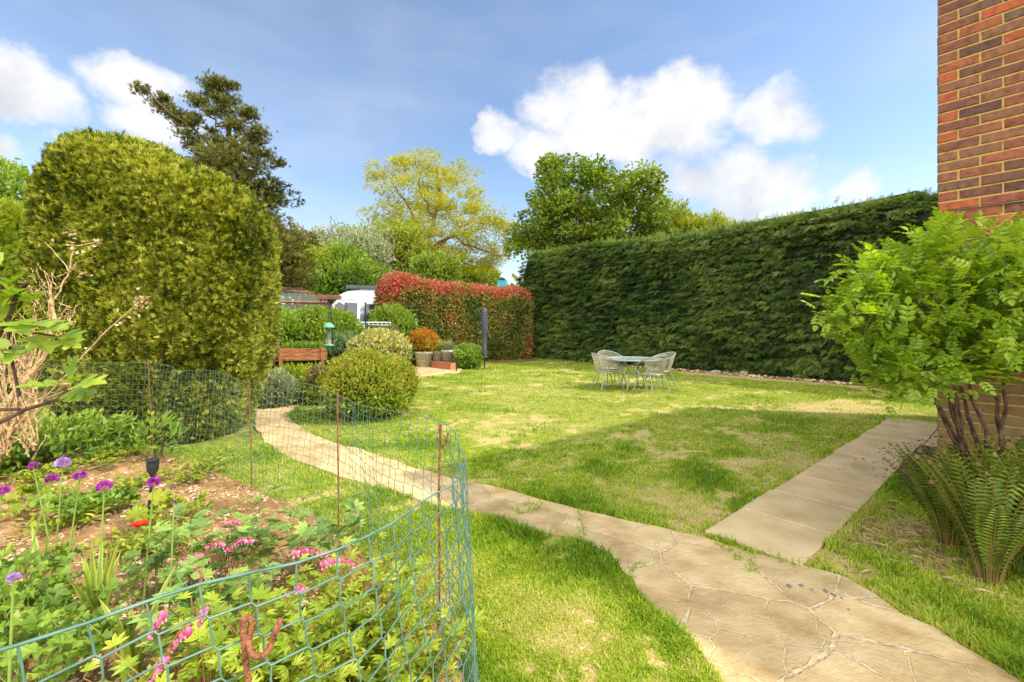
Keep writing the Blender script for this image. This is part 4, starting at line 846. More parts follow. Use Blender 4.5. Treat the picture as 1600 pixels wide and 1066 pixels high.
# ------------------------------------------------------------------ trees
def tree(name, base, trunk, crown_px, Y, dep, ncl, rcl, nleaf, lsize, t, mat, label, trunk_r, bark='bark', flat=.5, up=.2, gap=.0, dr=None, extra_px=None, seed=3, limb_r=1.0):
    """trunk: list of world points; clusters spread through the crown volume bounded by an outline"""
    base = np.asarray(base, float); root = empty(name, base, label, 'tree')
    poly = np.array(crown_px, float); lo = poly.min(0); hi = poly.max(0); c2 = poly.mean(0)
    C = []
    tries = 0
    while len(C) < ncl and tries < ncl*60:
        tries += 1; x, y = U(lo[0], hi[0]), U(lo[1], hi[1])
        if not inpoly(np.array([x]), np.array([y]), poly)[0]: continue
        if gap and vnoise(np.array([[x/18., y/9., seed]]), 1, seed)[0] < gap: continue
        rad = min(1, math.hypot((x-c2[0])/(hi[0]-lo[0])*2, (y-c2[1])/(hi[1]-lo[1])*2))
        dy = U(-1, 1)*dep*math.sqrt(max(.05, 1-rad**2)); C.append(P(x, y, Y)+A(0, dy, 0)-base)
    C = np.array(C)
    tb = B(); nodes = []
    for tr, r0, r1 in trunk:
        tr = np.array([P(x, y, Y)-base if not isinstance(x, np.ndarray) else x for x, y in tr]); tr[:, 1] += np.linspace(0, 1, len(tr))*U(-.4, .4)*dep
        if len(nodes): tr[0] = min(nodes, key=lambda q: np.linalg.norm(q[0]-tr[0]))[0]
        # resample
        T = []; 
        for i in range(len(tr)-1):
            for k in range(4): T.append(tr[i]+(tr[i+1]-tr[i])*k/4)
        T.append(tr[-1]); T = np.array(T); T[1:-1] += rs.normal(size=(len(T)-2, 3))*trunk_r*.25
        rr = np.linspace(r0, r1, len(T))*trunk_r; tb.tube(T, rr, 8)
        nodes += [(T[i], rr[i]) for i in range(2, len(T))]
    order = np.argsort([min(np.linalg.norm(c-q[0]) for q in nodes) for c in C])
    NP = np.array([q[0] for q in nodes]); NR = np.array([q[1] for q in nodes])
    for i in order:
        c = C[i]; d = np.linalg.norm(NP-c, axis=1)+.8*np.clip(NP[:, 2]-c[2], 0, None); j = int(np.argmin(d)); q = NP[j]; r = min(NR[j]*.62, .05*limb_r*trunk_r+.022*d[j]*trunk_r*2)
        m1 = q+(c-q)*.35+A(0, 0, .08*d[j])+rs.normal(size=3)*.03*d[j]; m2 = q+(c-q)*.7+A(0, 0, .05*d[j])+rs.normal(size=3)*.04*d[j]
        tb.tube([q, m1, m2, c], [r, r*.75, r*.5, r*.25], 5, cap=False); NP = np.vstack([NP, m1, m2, c]); NR = np.r_[NR, r*.75, r*.5, r*.3]
    lb = B()
    for c in C:
        n = int(nleaf*U(.6, 1.3)); r = rcl*U(.6, 1.25)
        o_ = rs.normal(size=(n, 3)); o_ *= np.minimum(1, 1.5/np.linalg.norm(o_, axis=1))[:, None]; o_ = o_*A(1, 1, flat)*r*.6; pp = c+o_
        g = nrm(o_+1e-6)+rs.normal(size=(n, 3))*.6+A(0, 0, up)
        cr_ = U(.2, .8)
        inst(lb, t, pp, g, A(0, 0, 1)+rs.normal(size=(n, 3))*.5, lsize*U(.6, 1.3, n), np.clip(cr_+rs.normal(size=n)*.25+.2*o_[:, 2]/r, 0, 1))
    tb.build('trunk', M[bark], root); lb.build('crown', mat, root)
    return root
tb_ = P(668, 470, 34); tb_[2] = 0
tree('feathery_tree', tb_, [([(670, 540), (670, 430), (668, 395), (676, 350), (688, 310), (684, 270)], 1, .25), ([(664, 430), (655, 395), (650, 350), (634, 315), (612, 285)], .7, .15), ([(674, 400), (700, 370), (735, 340), (745, 310)], .5, .12), ([(678, 345), (660, 300), (655, 262)], .4, .1), ([(672, 385), (712, 375), (745, 390), (785, 405)], .45, .1), ([(668, 420), (700, 405), (740, 415)], .35, .1)],
     [(578, 262), (640, 252), (668, 243), (692, 246), (705, 268), (738, 272), (748, 305), (742, 325), (765, 330), (800, 348), (792, 375), (785, 410), (760, 428), (730, 420), (700, 425), (665, 420), (640, 400), (622, 385), (585, 350), (572, 325), (600, 318), (575, 290)], 34, 4.5, 430, .85, 56, .25, 'pinn', LF['locust'], 'tall airy tree with bright yellow green feathery leaves', .30, flat=.28, up=-.1, gap=.42, seed=5, limb_r=1.1)
tb_ = P(905, 500, 28); tb_[2] = 0
tree('maple_tree', tb_, [([(905, 540), (905, 430), (908, 370), (915, 320), (912, 290)], 1, .3), ([(905, 400), (870, 340), (862, 300)], .6, .2), ([(907, 390), (950, 340), (985, 300)], .6, .2), ([(905, 410), (850, 380), (815, 370)], .5, .15), ([(906, 405), (980, 370), (1020, 345)], .5, .15)],
     [(850, 275), (868, 262), (885, 275), (905, 278), (920, 262), (945, 262), (968, 280), (1002, 272), (1018, 290), (1014, 310), (1030, 335), (1040, 360), (1035, 395), (960, 398), (850, 400), (805, 400), (795, 380), (815, 358), (812, 340), (845, 325), (842, 295)], 28, 4.0, 280, .9, 115, .22, 'wide', LF['syc'], 'broad dense fresh green tree rising behind the long conifer hedge', .35, flat=.5, up=.2, gap=.33, seed=9)
tb_ = P(395, 500, 13.5); tb_[2] = 0
tree('tall_conifer', tb_, [([(405, 600), (400, 400), (385, 300), (365, 240), (350, 195), (345, 140)], 1, .2), ([(372, 262), (330, 225), (280, 185), (235, 145)], .35, .08), ([(355, 220), (375, 185), (390, 175)], .25, .08), ([(365, 250), (390, 225), (412, 215)], .3, .1), ([(352, 205), (320, 175), (312, 160)], .2, .06)],
     [(318, 225), (352, 220), (385, 235), (400, 250), (412, 275), (418, 305), (428, 335), (448, 362), (466, 392), (476, 412), (470, 445), (400, 455), (330, 440), (300, 300)], 13.5, 1.6, 240, .5, 48, .2, 'tuft', LF['oldcon'], 'tall dark conifer with sparse windswept top behind the clipped conifer', .16, bark='darkbark', flat=.5, up=.3, seed=2)
def conifer_top():
    root = [o for o in bpy.data.objects if o.name == 'tall_conifer'][0]; base = root_loc(root); b = B(); Y = 13.5
    cl = [(232, 147, .3), (240, 155, .3), (258, 153, .2), (250, 162, .3), (262, 172, .35), (275, 180, .3), (288, 188, .28), (298, 180, .25), (280, 192, .2), (310, 198, .3), (325, 128, .3), (338, 132, .38), (352, 135, .3), (361, 131, .2), (345, 148, .4), (330, 145, .3), (312, 158, .3), (305, 155, .2), (320, 168, .3), (345, 168, .42), (358, 165, .3), (378, 172, .35), (390, 176, .3), (368, 200, .35), (380, 205, .4), (400, 210, .35), (415, 213, .25), (395, 222, .35), (345, 185, .25), (300, 215, .4), (290, 222, .3), (355, 230, .4), (330, 205, .2), (420, 245, .25), (430, 250, .2)]
    for x, y, r in cl:
        c = P(x, y, Y)-base+A(0, U(-.4, .4), 0); n = int(170*r/.3); o_ = rs.normal(size=(n, 3))*A(1, 1, .5)*r*.45
        inst(b, 'tuft', c+o_, rs.normal(size=(n, 3))*.6+A(-.1, 0, .5), rdir(n), U(.08, .17, n), U(.2, .9, n))
    b.build('crown_top', LF['oldcon'], root)
conifer_top()

# ------------------------------------------------------------------ van
def van():
    Y0 = 18.6; q = P(470, 512, Y0)
    root = empty('camper_van', (q[0], Y0, 0), 'white high roof camper van parked beyond the shrubs', 'van', rz=math.radians(20)); root.scale = (1.1, 1.1, 1.1)
    # local: +X towards the rear, nose at x=0; side facing the camera at y=0
    top = 2.86; prof = [(0, .5), (-.02, .95), (.1, 1.25), (.62, 1.52), (1.18, 2.28), (1.36, 2.55), (1.7, 2.74), (2.2, 2.84), (3.2, 2.86), (5.6, 2.84), (5.75, 2.6), (5.8, .5)]
    W = 2.02
    def sec(x, z):            # inset of the side at height (tumblehome)
        t = np.clip((z-1.3)/1.5, 0, 1); f = np.clip((.9-x)/1.0, 0, 1)
        return .04+.14*t**2+.22*f**1.5
    b = B(); n = len(prof); V = []
    for k, (x, z) in enumerate(prof):
        i = sec(x, z)
        for y, up_ in ((i, 0), (i+.12, .03 if z > 2.3 else 0), (W/2, .06 if z > 2.3 else 0), (W-i-.12, .03 if z > 2.3 else 0), (W-i, 0)): V.append([x-(.12*math.sin(PI*y/W) if x < 2 and k < 8 else 0), y, z+up_])
    V = np.array(V); F = []
    for k in range(n-1):
        for j in range(4): F.append([k*5+j, k*5+j+1, (k+1)*5+j+1, (k+1)*5+j])
    F.append([k*5 for k in range(n)][::-1]); F.append([k*5+4 for k in range(n)]); F.append([0, 1, 2, 3, 4][::-1]+[(n-1)*5+j for j in range(5)])
    b.polys(V, F); b.build('body', M['vanpaint'], root)
    def side_y(x, z): return sec(x, z)
    def panel(name, pts, mat, off=.012, y=None, parent=root, th=.01, label=None):
        b = B(); V = []
        for x, z in pts: V.append([x, (0 if y is None else y)+.04-off, z])
        for x, z in pts: V.append([x, (0 if y is None else y)+.05-off+.06, z])
        n = len(pts); b.polys(np.array(V), [list(range(n))]+[[i, (i+1) % n, (i+1) % n+n, i+n] for i in range(n)]); return b.build(name, mat, parent)
    # windscreen on the sloping face
    b = B()
    def ws(k0, k1, off, y0, y1, t0, t1):
        a = A(*prof[k0]); c = A(*prof[k1]); p = a+(c-a)*t0; q_ = a+(c-a)*t1; 
        nn = nrm(A(-(c-a)[1], (c-a)[0])) * off; R = []
        for pp in (p, q_):
            for yy in (y0, W/2, y1): R.append([pp[0]+nn[0]-(.12*math.sin(PI*yy/W)), yy, pp[1]+nn[1]])
        return R
    R = ws(3, 4, .015, .34, W-.34, .05, .95); R[3][1] += .0; b.polys(np.array(R), [[0, 1, 4, 3], [1, 2, 5, 4]]); b.build('windscreen', M['vglass'], root)
    f = panel('window', [(.98, 1.52), (1.5, 1.48), (1.56, 2.2), (1.36, 2.3), (1.22, 2.2)], M['vglass'], .03); 
    f = panel('window', [(1.62, 1.46), (2.0, 1.44), (2.02, 2.28), (1.7, 2.3), (1.62, 2.2)], M['vglass'], .03)
    panel('window', [(2.22, 1.5), (3.3, 1.5), (3.3, 2.25), (2.3, 2.25)], M['vglass'], .03)
    panel('pillar_trim', [(1.5, 1.45), (1.62, 1.45), (1.66, 2.3), (1.56, 2.3)], M['greypl'], .038)
    panel('door', [(.95, .6), (2.1, .6), (2.12, 2.36), (1.55, 2.38), (1.2, 2.2), (.92, 1.5)], M['white'], .018)
    b = B(); b.tube([(.72, .1, 1.42), (1.16, .02, 2.2), (1.5, .02, 2.45), (2.1, .03, 2.46)], .035, 6); b.build('pillar', M['white'], root)
    b = B(); b.box((1.02, -.14, 1.62), (.1, .14, .3), 0); b.box((1.02, -.05, 1.5), (.05, .14, .04)); b.build('wing_mirror', M['black'], root)
    b = B(); b.box((2.8, .2, 2.93), (2.4, .16, .14)); b.build('awning', M['greypl'], root)
    b = B(); b.box((2.0, 1.1, 2.98), (.5, .5, .12), taper=.85); b.build('roof_vent', M['white'], root)
    for x in (1.1, 4.6):
        b = B(); th = np.linspace(0, 2*PI, 25)[:-1]
        for yy, rr in ((.0, .34), (.22, .34)): pass
        V = [[x+.34*math.cos(a), .02, .34+.34*math.sin(a)] for a in th]+[[x+.34*math.cos(a), .26, .34+.34*math.sin(a)] for a in th]
        b.polys(np.array(V), [list(range(24)), list(range(24, 48))[::-1]]+[[i, i+24, (i+1) % 24+24, (i+1) % 24] for i in range(24)]); w_ = b.build('wheel', M['tyre'], root)
        b = B(); V = [[x+.2*math.cos(a), .01, .34+.2*math.sin(a)] for a in th]; b.polys(np.array(V), [list(range(24))]); b.build('rim', M['alu'], w_)
    b = B(); b.box((.06, .34, .85), (.2, .3, .25)); b.build('headlight', M['tabletop'], root)
    b = B(); b.box((-.06, W/2, .5), (.2, W-.3, .3)); b.build('bumper', M['greypl'], root)
van()

# white railing in front of the van
def railing():
    a = P(556, 500, 14.6); root = empty('white_railing', (a[0], a[1], 0), 'short white metal railing in front of the van', 'railing')
    b = B(); b.tube([(0, 0, 1.62), (1.1, .1, 1.62)], .018, 6); b.build('top_rail', M['white'], root)
    b = B(); b.tube([(0, 0, 1.15), (1.1, .1, 1.15)], .015, 6); b.build('bottom_rail', M['white'], root)
    b = B()
    for k in range(9): b.tube([(k*1.1/8, k*.1/8, .0 if k in (0, 8) else 1.15), (k*1.1/8, k*.1/8, 1.62)], .011, 5)
    b.build('bars', M['white'], root)
railing()

# ------------------------------------------------------------------ greenhouse
def greenhouse():
    Y = 12.6; a = P(432, 470, Y); root = empty('greenhouse', (-8.08, 11.54, 0), 'small timber framed greenhouse with glass roof behind the bright green shrub', 'greenhouse', rz=math.radians(20))
    Lg = 3.1; Wg = 2.0; ez = 2.15; rz_ = 2.6
    fr = B(); gl = B()
    def bar(p, q, s=.05): fr.tube([p, q], s*.5, 4)
    hip = .75
    bar((0, 0, ez), (Lg, 0, ez), .06); bar((0, Wg, ez), (Lg, Wg, ez)); bar((0, 0, ez), (0, Wg, ez)); bar((Lg, 0, ez), (Lg, Wg, ez))
    bar((.0, Wg/2, rz_), (Lg-hip, Wg/2, rz_), .07)
    for k in range(5):
        x = k*Lg/4; xr = min(x, Lg-hip); bar((x, 0, ez), (xr, Wg/2, rz_)); bar((x, Wg, ez), (xr, Wg/2, rz_)); bar((x, 0, 0), (x, 0, ez)); bar((x, Wg, 0), (x, Wg, ez))
    for (x, y) in ((Lg, Wg/2), (0, Wg/2)): bar((x, y, 0), (x, y, ez))
    bar((Lg-hip-.6, Wg*.33, ez+.36), (Lg-hip+.35, Wg*.28, ez+.31), .04)
    fr.build('frame', M['redwood'], root)
    gl.polys(A([0, 0, ez+.01], [Lg, 0, ez+.01], [Lg-hip, Wg/2, rz_+.01], [0, Wg/2, rz_+.01]), [[0, 1, 2, 3]]); gl.polys(A([0, Wg, ez], [Lg, Wg, ez], [Lg-hip, Wg/2, rz_], [0, Wg/2, rz_]), [[3, 2, 1, 0]]); gl.polys(A([Lg, 0, ez], [Lg, Wg, ez], [Lg-hip, Wg/2, rz_]), [[0, 1, 2]])
    gl.build('roof_glass', M['ghglass'], root)
    g2 = B(); g2.polys(A([0, .01, .6], [Lg, .01, .6], [Lg, .01, ez], [0, .01, ez], [Lg-.01, Wg, .6], [Lg-.01, Wg, ez]), [[0, 1, 2, 3], [1, 4, 5, 2]]); g2.build('side_glass', M['ghglass'], root)
    b = B(); b.box((Lg/2, 0, .3), (Lg, .06, .6)); b.box((Lg, Wg/2, .3), (.06, Wg, .6)); b.build('base_boards', M['redwood'], root)
greenhouse()
# small red timber bird table behind the feeder
a = P(512, 480, 11.6); root = empty('bird_table', (a[0], a[1], 0), 'red brown timber T shaped post just left of the van windscreen', 'bird table')
b = B(); b.box((0, 0, 1.05), (.07, .07, 2.1)); b.build('post', M['redwood'], root)
b = B(); b.box((.02, 0, 2.2), (.55, .35, .04)); b.box((.02, -.17, 2.25), (.55, .02, .07)); b.box((.29, 0, 2.25), (.02, .3, .07)); b.build('tray', M['redwood'], root)
b = B(); b.tube([(-.2, 0, 2.17), (0, 0, 1.95)], .015, 4); b.tube([(.22, 0, 2.17), (0, 0, 1.95)], .015, 4); b.build('brace', M['redwood'], root)

# ------------------------------------------------------------------ bird feeder
def feeder():
    Y = 8.5; a = P(514, 520, Y); bx = P(520, 520, Y)
    root = empty('feeder_pole', (bx[0], Y, 0), 'thin black iron hook pole beside the round bush', 'pole')
    b = B(); b.tube([(0, 0, 0), (0, 0, 1.2), (-.03, 0, 1.75), (-.10, 0, 1.95), (-.13, 0, 2.0), (-.16, 0, 1.96), (-.155, 0, 1.9)], .011, 6); b.build('shaft', M['blackiron'], root)
    f = empty('bird_feeder', (a[0], Y, 0), 'green lidded tubular seed feeder hanging from the black hook pole', 'bird feeder')
    zt = P(514, 504, Y)[2]
    b = B(); b.lathe([(.0, 0), (.035, -.005), (.08, -.035), (.105, -.08), (.12, -.1), (.11, -.1), (0, -.085)], (0, 0, zt), 24); b.build('lid', M['greenlid'], f, True)
    b = B(); b.lathe([(.045, -.08), (.045, -.42)], (0, 0, zt), 18); b.build('tube', M['clear'], f, True)
    b = B(); b.lathe([(0, -.33), (.041, -.335), (.041, -.42), (0, -.42)], (0, 0, zt), 14); b.build('seed', M['seed'], f)
    b = B(); b.lathe([(0, -.405), (.05, -.405), (.10, -.43), (.095, -.445), (.055, -.45), (.05, -.54), (0, -.545)], (0, 0, zt), 22); b.build('tray', M['greenlid'], f, True)
    b = B(); b.tube([(0, 0, zt), (0, 0, zt+.3), (-.02, 0, zt+.42), (-.04, 0, 1.9)], .006, 5); b.build('hanger', M['blackiron'], f)
feeder()
a = P(571, 480, 12.4); root = empty('garden_pole', (a[0], a[1], 0), 'tall black garden pole with hooks in front of the van door', 'pole')
b = B(); b.tube([(0, 0, 0), (0, 0, 2.1)], .018, 6); b.build('shaft', M['blackiron'], root)
b = B(); b.tube([(0, 0, 1.75), (.1, 0, 1.85), (.16, 0, 1.78)], .01, 5); b.build('hook', M['blackiron'], root); b = B(); b.tube([(0, 0, 1.9), (-.1, 0, 1.98), (-.15, 0, 1.9)], .01, 5); b.build('hook', M['blackiron'], root); b = B(); b.lathe([(0, 0), (.035, .03), (0, .08)], (0, 0, 2.08), 8); b.build('finial', M['blackiron'], root)
a = P(591, 508, 12.0); root = empty('bird_bath', (a[0], a[1], 0), 'grey stone bird bath in front of the corner bush', 'bird bath')
b = B(); b.lathe([(.05, 0), (.18, 0), (.16, .06), (.08, .12), (.07, 1.3), (.12, 1.4)], (0, 0, 0), 16); b.build('pedestal', M['stonepot'], root, True)
b = B(); b.lathe([(.0, 1.42), (.12, 1.41), (.28, 1.5), (.3, 1.52), (.26, 1.53), (0, 1.46)], (0, 0, 0), 20); b.build('bowl', M['stonepot'], root, True)

# planter on legs
def planter():
    Y = 10.2; a = P(445, 560, Y); c = P(470, 556, Y); root = empty('timber_planter', (c[0]+.1, Y, 0), 'raised timber planter on legs beside the clipped conifer', 'planter', rz=math.radians(12))
    zt, zb = P(470, 543, Y)[2], P(470, 562, Y)[2]; W2, D2 = .48, .28; b = B()
    for k in range(3):
        h = (zt-zb)/3; z = zb+h*(k+.5)
        b.box((0, -D2, z), (2*W2, .022, h-.006)); b.box((0, D2, z), (2*W2, .022, h-.006)); b.box((-W2, 0, z), (.022, 2*D2-.03, h-.006)); b.box((W2, 0, z), (.022, 2*D2-.03, h-.006))
    b.build('boards', M['plank'], root)
    b = B(); b.box((0, 0, zt-.05), (2*W2-.03, 2*D2-.03, .04)); b.build('soil', M['clod'], root)
    for sx_ in (-1, 1):
        for sy_ in (-1, 1): b = B(); b.box((sx_*(W2-.05), sy_*(D2+.028), zt/2), (.06, .035, zt)); b.build('leg', M['plank'], root)
    g = empty('herb_row', (c[0]+.1, Y, zt-.03), 'fine green herbs growing in the timber planter', 'plant')
    b = B(); n = 700; p = np.c_[U(-.44, .44, n), U(-.24, .24, n), np.zeros(n)]; inst(b, 'narrow', p, rs.normal(size=(n, 3))*.4+A(0, 0, 1), rdir(n), U(.08, .2, n), U(0, 1, n)); b.build('foliage', LF['mid'], g)
planter()

# ------------------------------------------------------------------ pots on the patio
def pots():
    def pot(px, py, h, r, mat, label, cat='pot'):
        q = G(px, py); r_ = empty('stone_pot', q+A(0, 0, .05), label, cat)
        b = B(); b.lathe([(0, 0), (r*.72, 0), (r*.92, h*.85), (r, h*.86), (r, h), (r*.88, h), (r*.85, h*.9), (0, h*.9)], (0, 0, 0), 22); b.build('vessel', mat, r_, True)
        b = B(); b.lathe([(0, h*.93), (r*.84, h*.92)], (0, 0, 0), 16); b.build('soil', M['clod'], r_); return q
    q1 = pot(662, 575.5, .55, .33, M['stonepot'], 'wide pale pot holding the orange leaved shrub'); q2 = pot(684, 574.5, .56, .24, M['stonepot'], 'middle pale pot behind the terracotta troughs'); q3 = pot(699, 575, .60, .25, M['stonepot'], 'tall pale pot at the right end of the troughs')
    bush('orange_shrub', (q1[0], q1[1], .5), (.44, .4, .36), 1500, 'leaf', .09, LF['acer'], 'orange and yellow leaved shrub growing in the wide pale pot', zc=.45, nz=.5)
    bush('pot_plant', (q2[0], q2[1], .5), (.24, .22, .2), 500, 'narrow', .13, LF['yel'], 'drooping pale yellow plant in the middle pot', 'plant', zc=.14, up=0)
    bush('pot_plant', (q3[0], q3[1], .55), (.2, .2, .14), 420, 'narrow', .12, LF['grey'], 'wispy grey green plant in the tall right pot', 'plant', zc=.12, up=.8)
    # two long troughs
    for (x0, y0, x1, y1, lb) in ((646, 571.5, 672, 574.5, 'left of the two long terracotta troughs on the round patio'), (673.5, 574.8, 709, 580, 'right longer terracotta trough on the round patio')):
        a, c = G(x0, y0), G(x1, y1); m_ = (a+c)/2; ln = np.linalg.norm(c-a); an = math.atan2(c[1]-a[1], c[0]-a[0])
        r_ = empty('terracotta_trough', (m_[0], m_[1], .05), lb, 'trough', 'terracotta troughs', rz=an)
        b = B(); h = .21; wd = .2
        b.box((0, -wd/2, h/2), (ln, .03, h)); b.box((0, wd/2, h/2), (ln, .03, h)); b.box((-ln/2+.015, 0, h/2), (.03, wd-.03, h)); b.box((ln/2-.015, 0, h/2), (.03, wd-.03, h)); b.box((0, -wd/2-.02, h-.02), (ln+.03, .02, .045)); b.box((0, 0, .02), (ln-.06, wd-.06, .04))
        b.build('trough_body', M['terra'], r_); b = B(); b.box((0, 0, h-.05), (ln-.06, wd-.05, .03)); b.build('soil', M['clod'], r_)
    q = G(713, 583); r_ = empty('post_light', q, 'small dark stake light at the right end of the troughs', 'garden light'); b = B(); b.tube([(0, 0, 0), (0, 0, .42)], .02, 7); b.build('stake', M['blackiron'], r_); b = B(); b.lathe([(0, .52), (.06, .5), (.05, .42), (.04, .4), (0, .4)], (0, 0, 0), 12); b.build('lamp_head', M['black'], r_)
    # stone bed edging at the far corner
    q = G(828, 556); r_ = empty('stone_edging', (q[0], q[1], 0), 'low rough stone edging at the far corner of the lawn', 'edging'); 
    for k in range(7):
        b = B(); b.box((-.85+k*.28, rs.uniform(-.03, .03), .12), (.26, .22, .24+rs.uniform(-.03, .03)), rs.uniform(-.1, .1), taper=.92); b.build('stone', M['stone'], r_)
    for k, (px, py) in enumerate([(1118, 585), (1135, 583), (1150, 584), (1163, 586)]):
        q = G(px, py); b = B(); V, F = OCT; V3_ = superell((0, 0, 0), (.22, .14, .07), .7, .7, 8, 12, U(0, 3), .03, 6, seed=k); b.grid(V3_, .5, wrap=True)
        tag(b.build('loose_stone', M['stone'], loc=(q[0], q[1], .06)), ['flat pale stone at the left end of the row at the hedge foot', 'second pale stone of the row at the hedge foot', 'third pale stone of the row at the hedge foot', 'rounded stone at the right end of the row at the hedge foot'][k], 'stone', 'stones at the hedge foot')
pots()

# rotary dryer under its cover
q = G(757, 578); root = empty('rotary_dryer', q, 'folded rotary clothes dryer in a dark grey cover on the lawn', 'clothes dryer')
b = B(); b.tube([(0, 0, 0), (0, 0, .5)], .024, 8); b.build('pole', M['blackiron'], root)
b = B(); zs = np.linspace(.46, 2.1, 14); b.lathe([(.07, .46)]+[(.085+.018*math.sin(z*5)+.012*z, z) for z in zs[1:-1]]+[(.09, 2.1), (.03, 2.15), (0, 2.15)], (0, 0, 0), 14); b.build('cover', mat_solid('dark_grey_cloth', [lin(48, 50, 60), lin(78, 80, 92)], .7, nz=6, bump=.5, bscale=15), root, True)

# ------------------------------------------------------------------ table and chairs
TC = P(989, 560, 10.5); TC = A(TC[0], 10.5, 0)
def table():
    r = .67; root = empty('garden_table', TC, 'round frosted glass garden table on grey metal legs', 'table')
    b = B(); b.lathe([(0, .71), (r-.01, .71), (r-.01, .722), (0, .722)], (0, 0, 0), 48); b.build('tabletop', M['tabletop'], root)
    b = B(); th = np.linspace(0, 2*PI, 41); b.tube(np.c_[r*np.cos(th), r*np.sin(th), np.full(41, .715)], .016, 8, cap=False); b.tube(np.c_[.18*np.cos(th), .18*np.sin(th), np.full(41, .4)], .01, 6, cap=False); b.lathe([(0, .735), (.04, .73), (.04, .724)], (0, 0, 0), 12); b.build('rim', M['alu'], root)
    for k in range(4):
        a = math.radians(45+90*k+8); c, s = math.cos(a), math.sin(a); b = B(); b.tube([(c*.55, s*.55, .70), (c*.40, s*.40, .62), (c*.26, s*.26, .45), (c*.24, s*.24, .3), (c*.34, s*.34, .02)], .018, 8); b.build('leg', M['alu'], root)
table()
def chair():
    root = empty('garden_chair', (0, 0, 0), 'x', 'chair', 'four mesh garden chairs round the table')
    # seat centre at origin, facing +Y (towards table)
    R_ = .26
    def outl(t): # rounded seat outline
        return A(math.cos(t)*.245*(1+.0*t), math.sin(t)*.235, .43)
    th = np.linspace(0, 2*PI, 33)
    b = B(); b.tube([outl(t) for t in th], .011, 6, cap=False); b.build('seat_frame', M['alu'], root)
    b = B(); nu = 13; V3_ = np.zeros((8, 32, 3))
    for i, k in enumerate(np.linspace(0, 1, 8)):
        for j in range(32):
            t = 2*PI*j/32; V3_[i, j] = A(math.cos(t)*.24*k, math.sin(t)*.23*k, .43-.018*(1-k*k))
    b.grid(V3_, .5, wrap=True); b.build('seat', M['weave'], root)
    # back: curved shell from the rear of the seat, top rail sweeping into the arms
    phs = np.linspace(math.radians(-205), math.radians(25), 27)   # angle round the back; -90 = rear
    def topp(ph):
        k = abs((math.degrees(ph)+90)/115.0); z = .86-.20*k**1.6-.0*k; r = .30+.03*(1-k); return A(math.cos(ph)*r, math.sin(ph)*(r+.03)-.02*(1-k), z)
    rail = [topp(p) for p in phs]
    fr, fl = rail[-1], rail[0]
    b = B(); b.tube([A(.235, .12, .43)]+[A(.29, .2, .52)]+[fr+A(0, .06, -.06)]+rail[::-1]+[fl+A(0, .06, -.06)]+[A(-.29, .2, .52)]+[A(-.235, .12, .43)], .0125, 7); b.build('arm_rail', M['alu'], root)
    b = B(); pb = np.linspace(math.radians(-168), math.radians(-12), 30); rows = 12
    def bk(ph, v):
        lo_ = A(math.cos(ph)*.245, math.sin(ph)*.235, .44); hi_ = topp(ph); return lo_+(hi_-lo_)*v
    for ph in pb: b.tube([bk(ph, 0), bk(ph, .5)-A(0, .01, 0), bk(ph, 1)], .0032, 4, cap=False)
    for v in np.linspace(.04, .97, 20): b.tube([bk(ph, v) for ph in pb[::2]], .0032, 4, cap=False)
    b.build('backrest', M['weave'], root)
    for sx_, sy_ in ((1, 1), (-1, 1), (1, -1), (-1, -1)):
        b = B(); b.tube([(sx_*.2, sy_*.14, .43), (sx_*.22, sy_*.2, .3), (sx_*.27, sy_*.29, .01)], .0125, 7); b.build('leg', M['alu'], root)
    return root
ch0 = chair()
spots = [((-.62, -.1), 'mesh garden chair at the left side of the round table, seen from its side'), ((-.36, .66), 'mesh garden chair behind the round table at the hedge side'), ((.28, -.42), 'mesh garden chair in front of the round table with its back to the camera'), ((.68, .16), 'mesh garden chair at the right side of the round table')]
spots[2] = ((.24, -.62), spots[2][1])
for k, ((dx, dy), lb) in enumerate(spots):
    o = ch0 if k == 0 else copy_tree(ch0)
    o.location = (TC[0]+dx, TC[1]+dy, 0); o.rotation_euler = (0, 0, math.atan2(-dy, -dx)-PI/2+(.1, -.2, .15, .05)[k]); o['label'] = lb

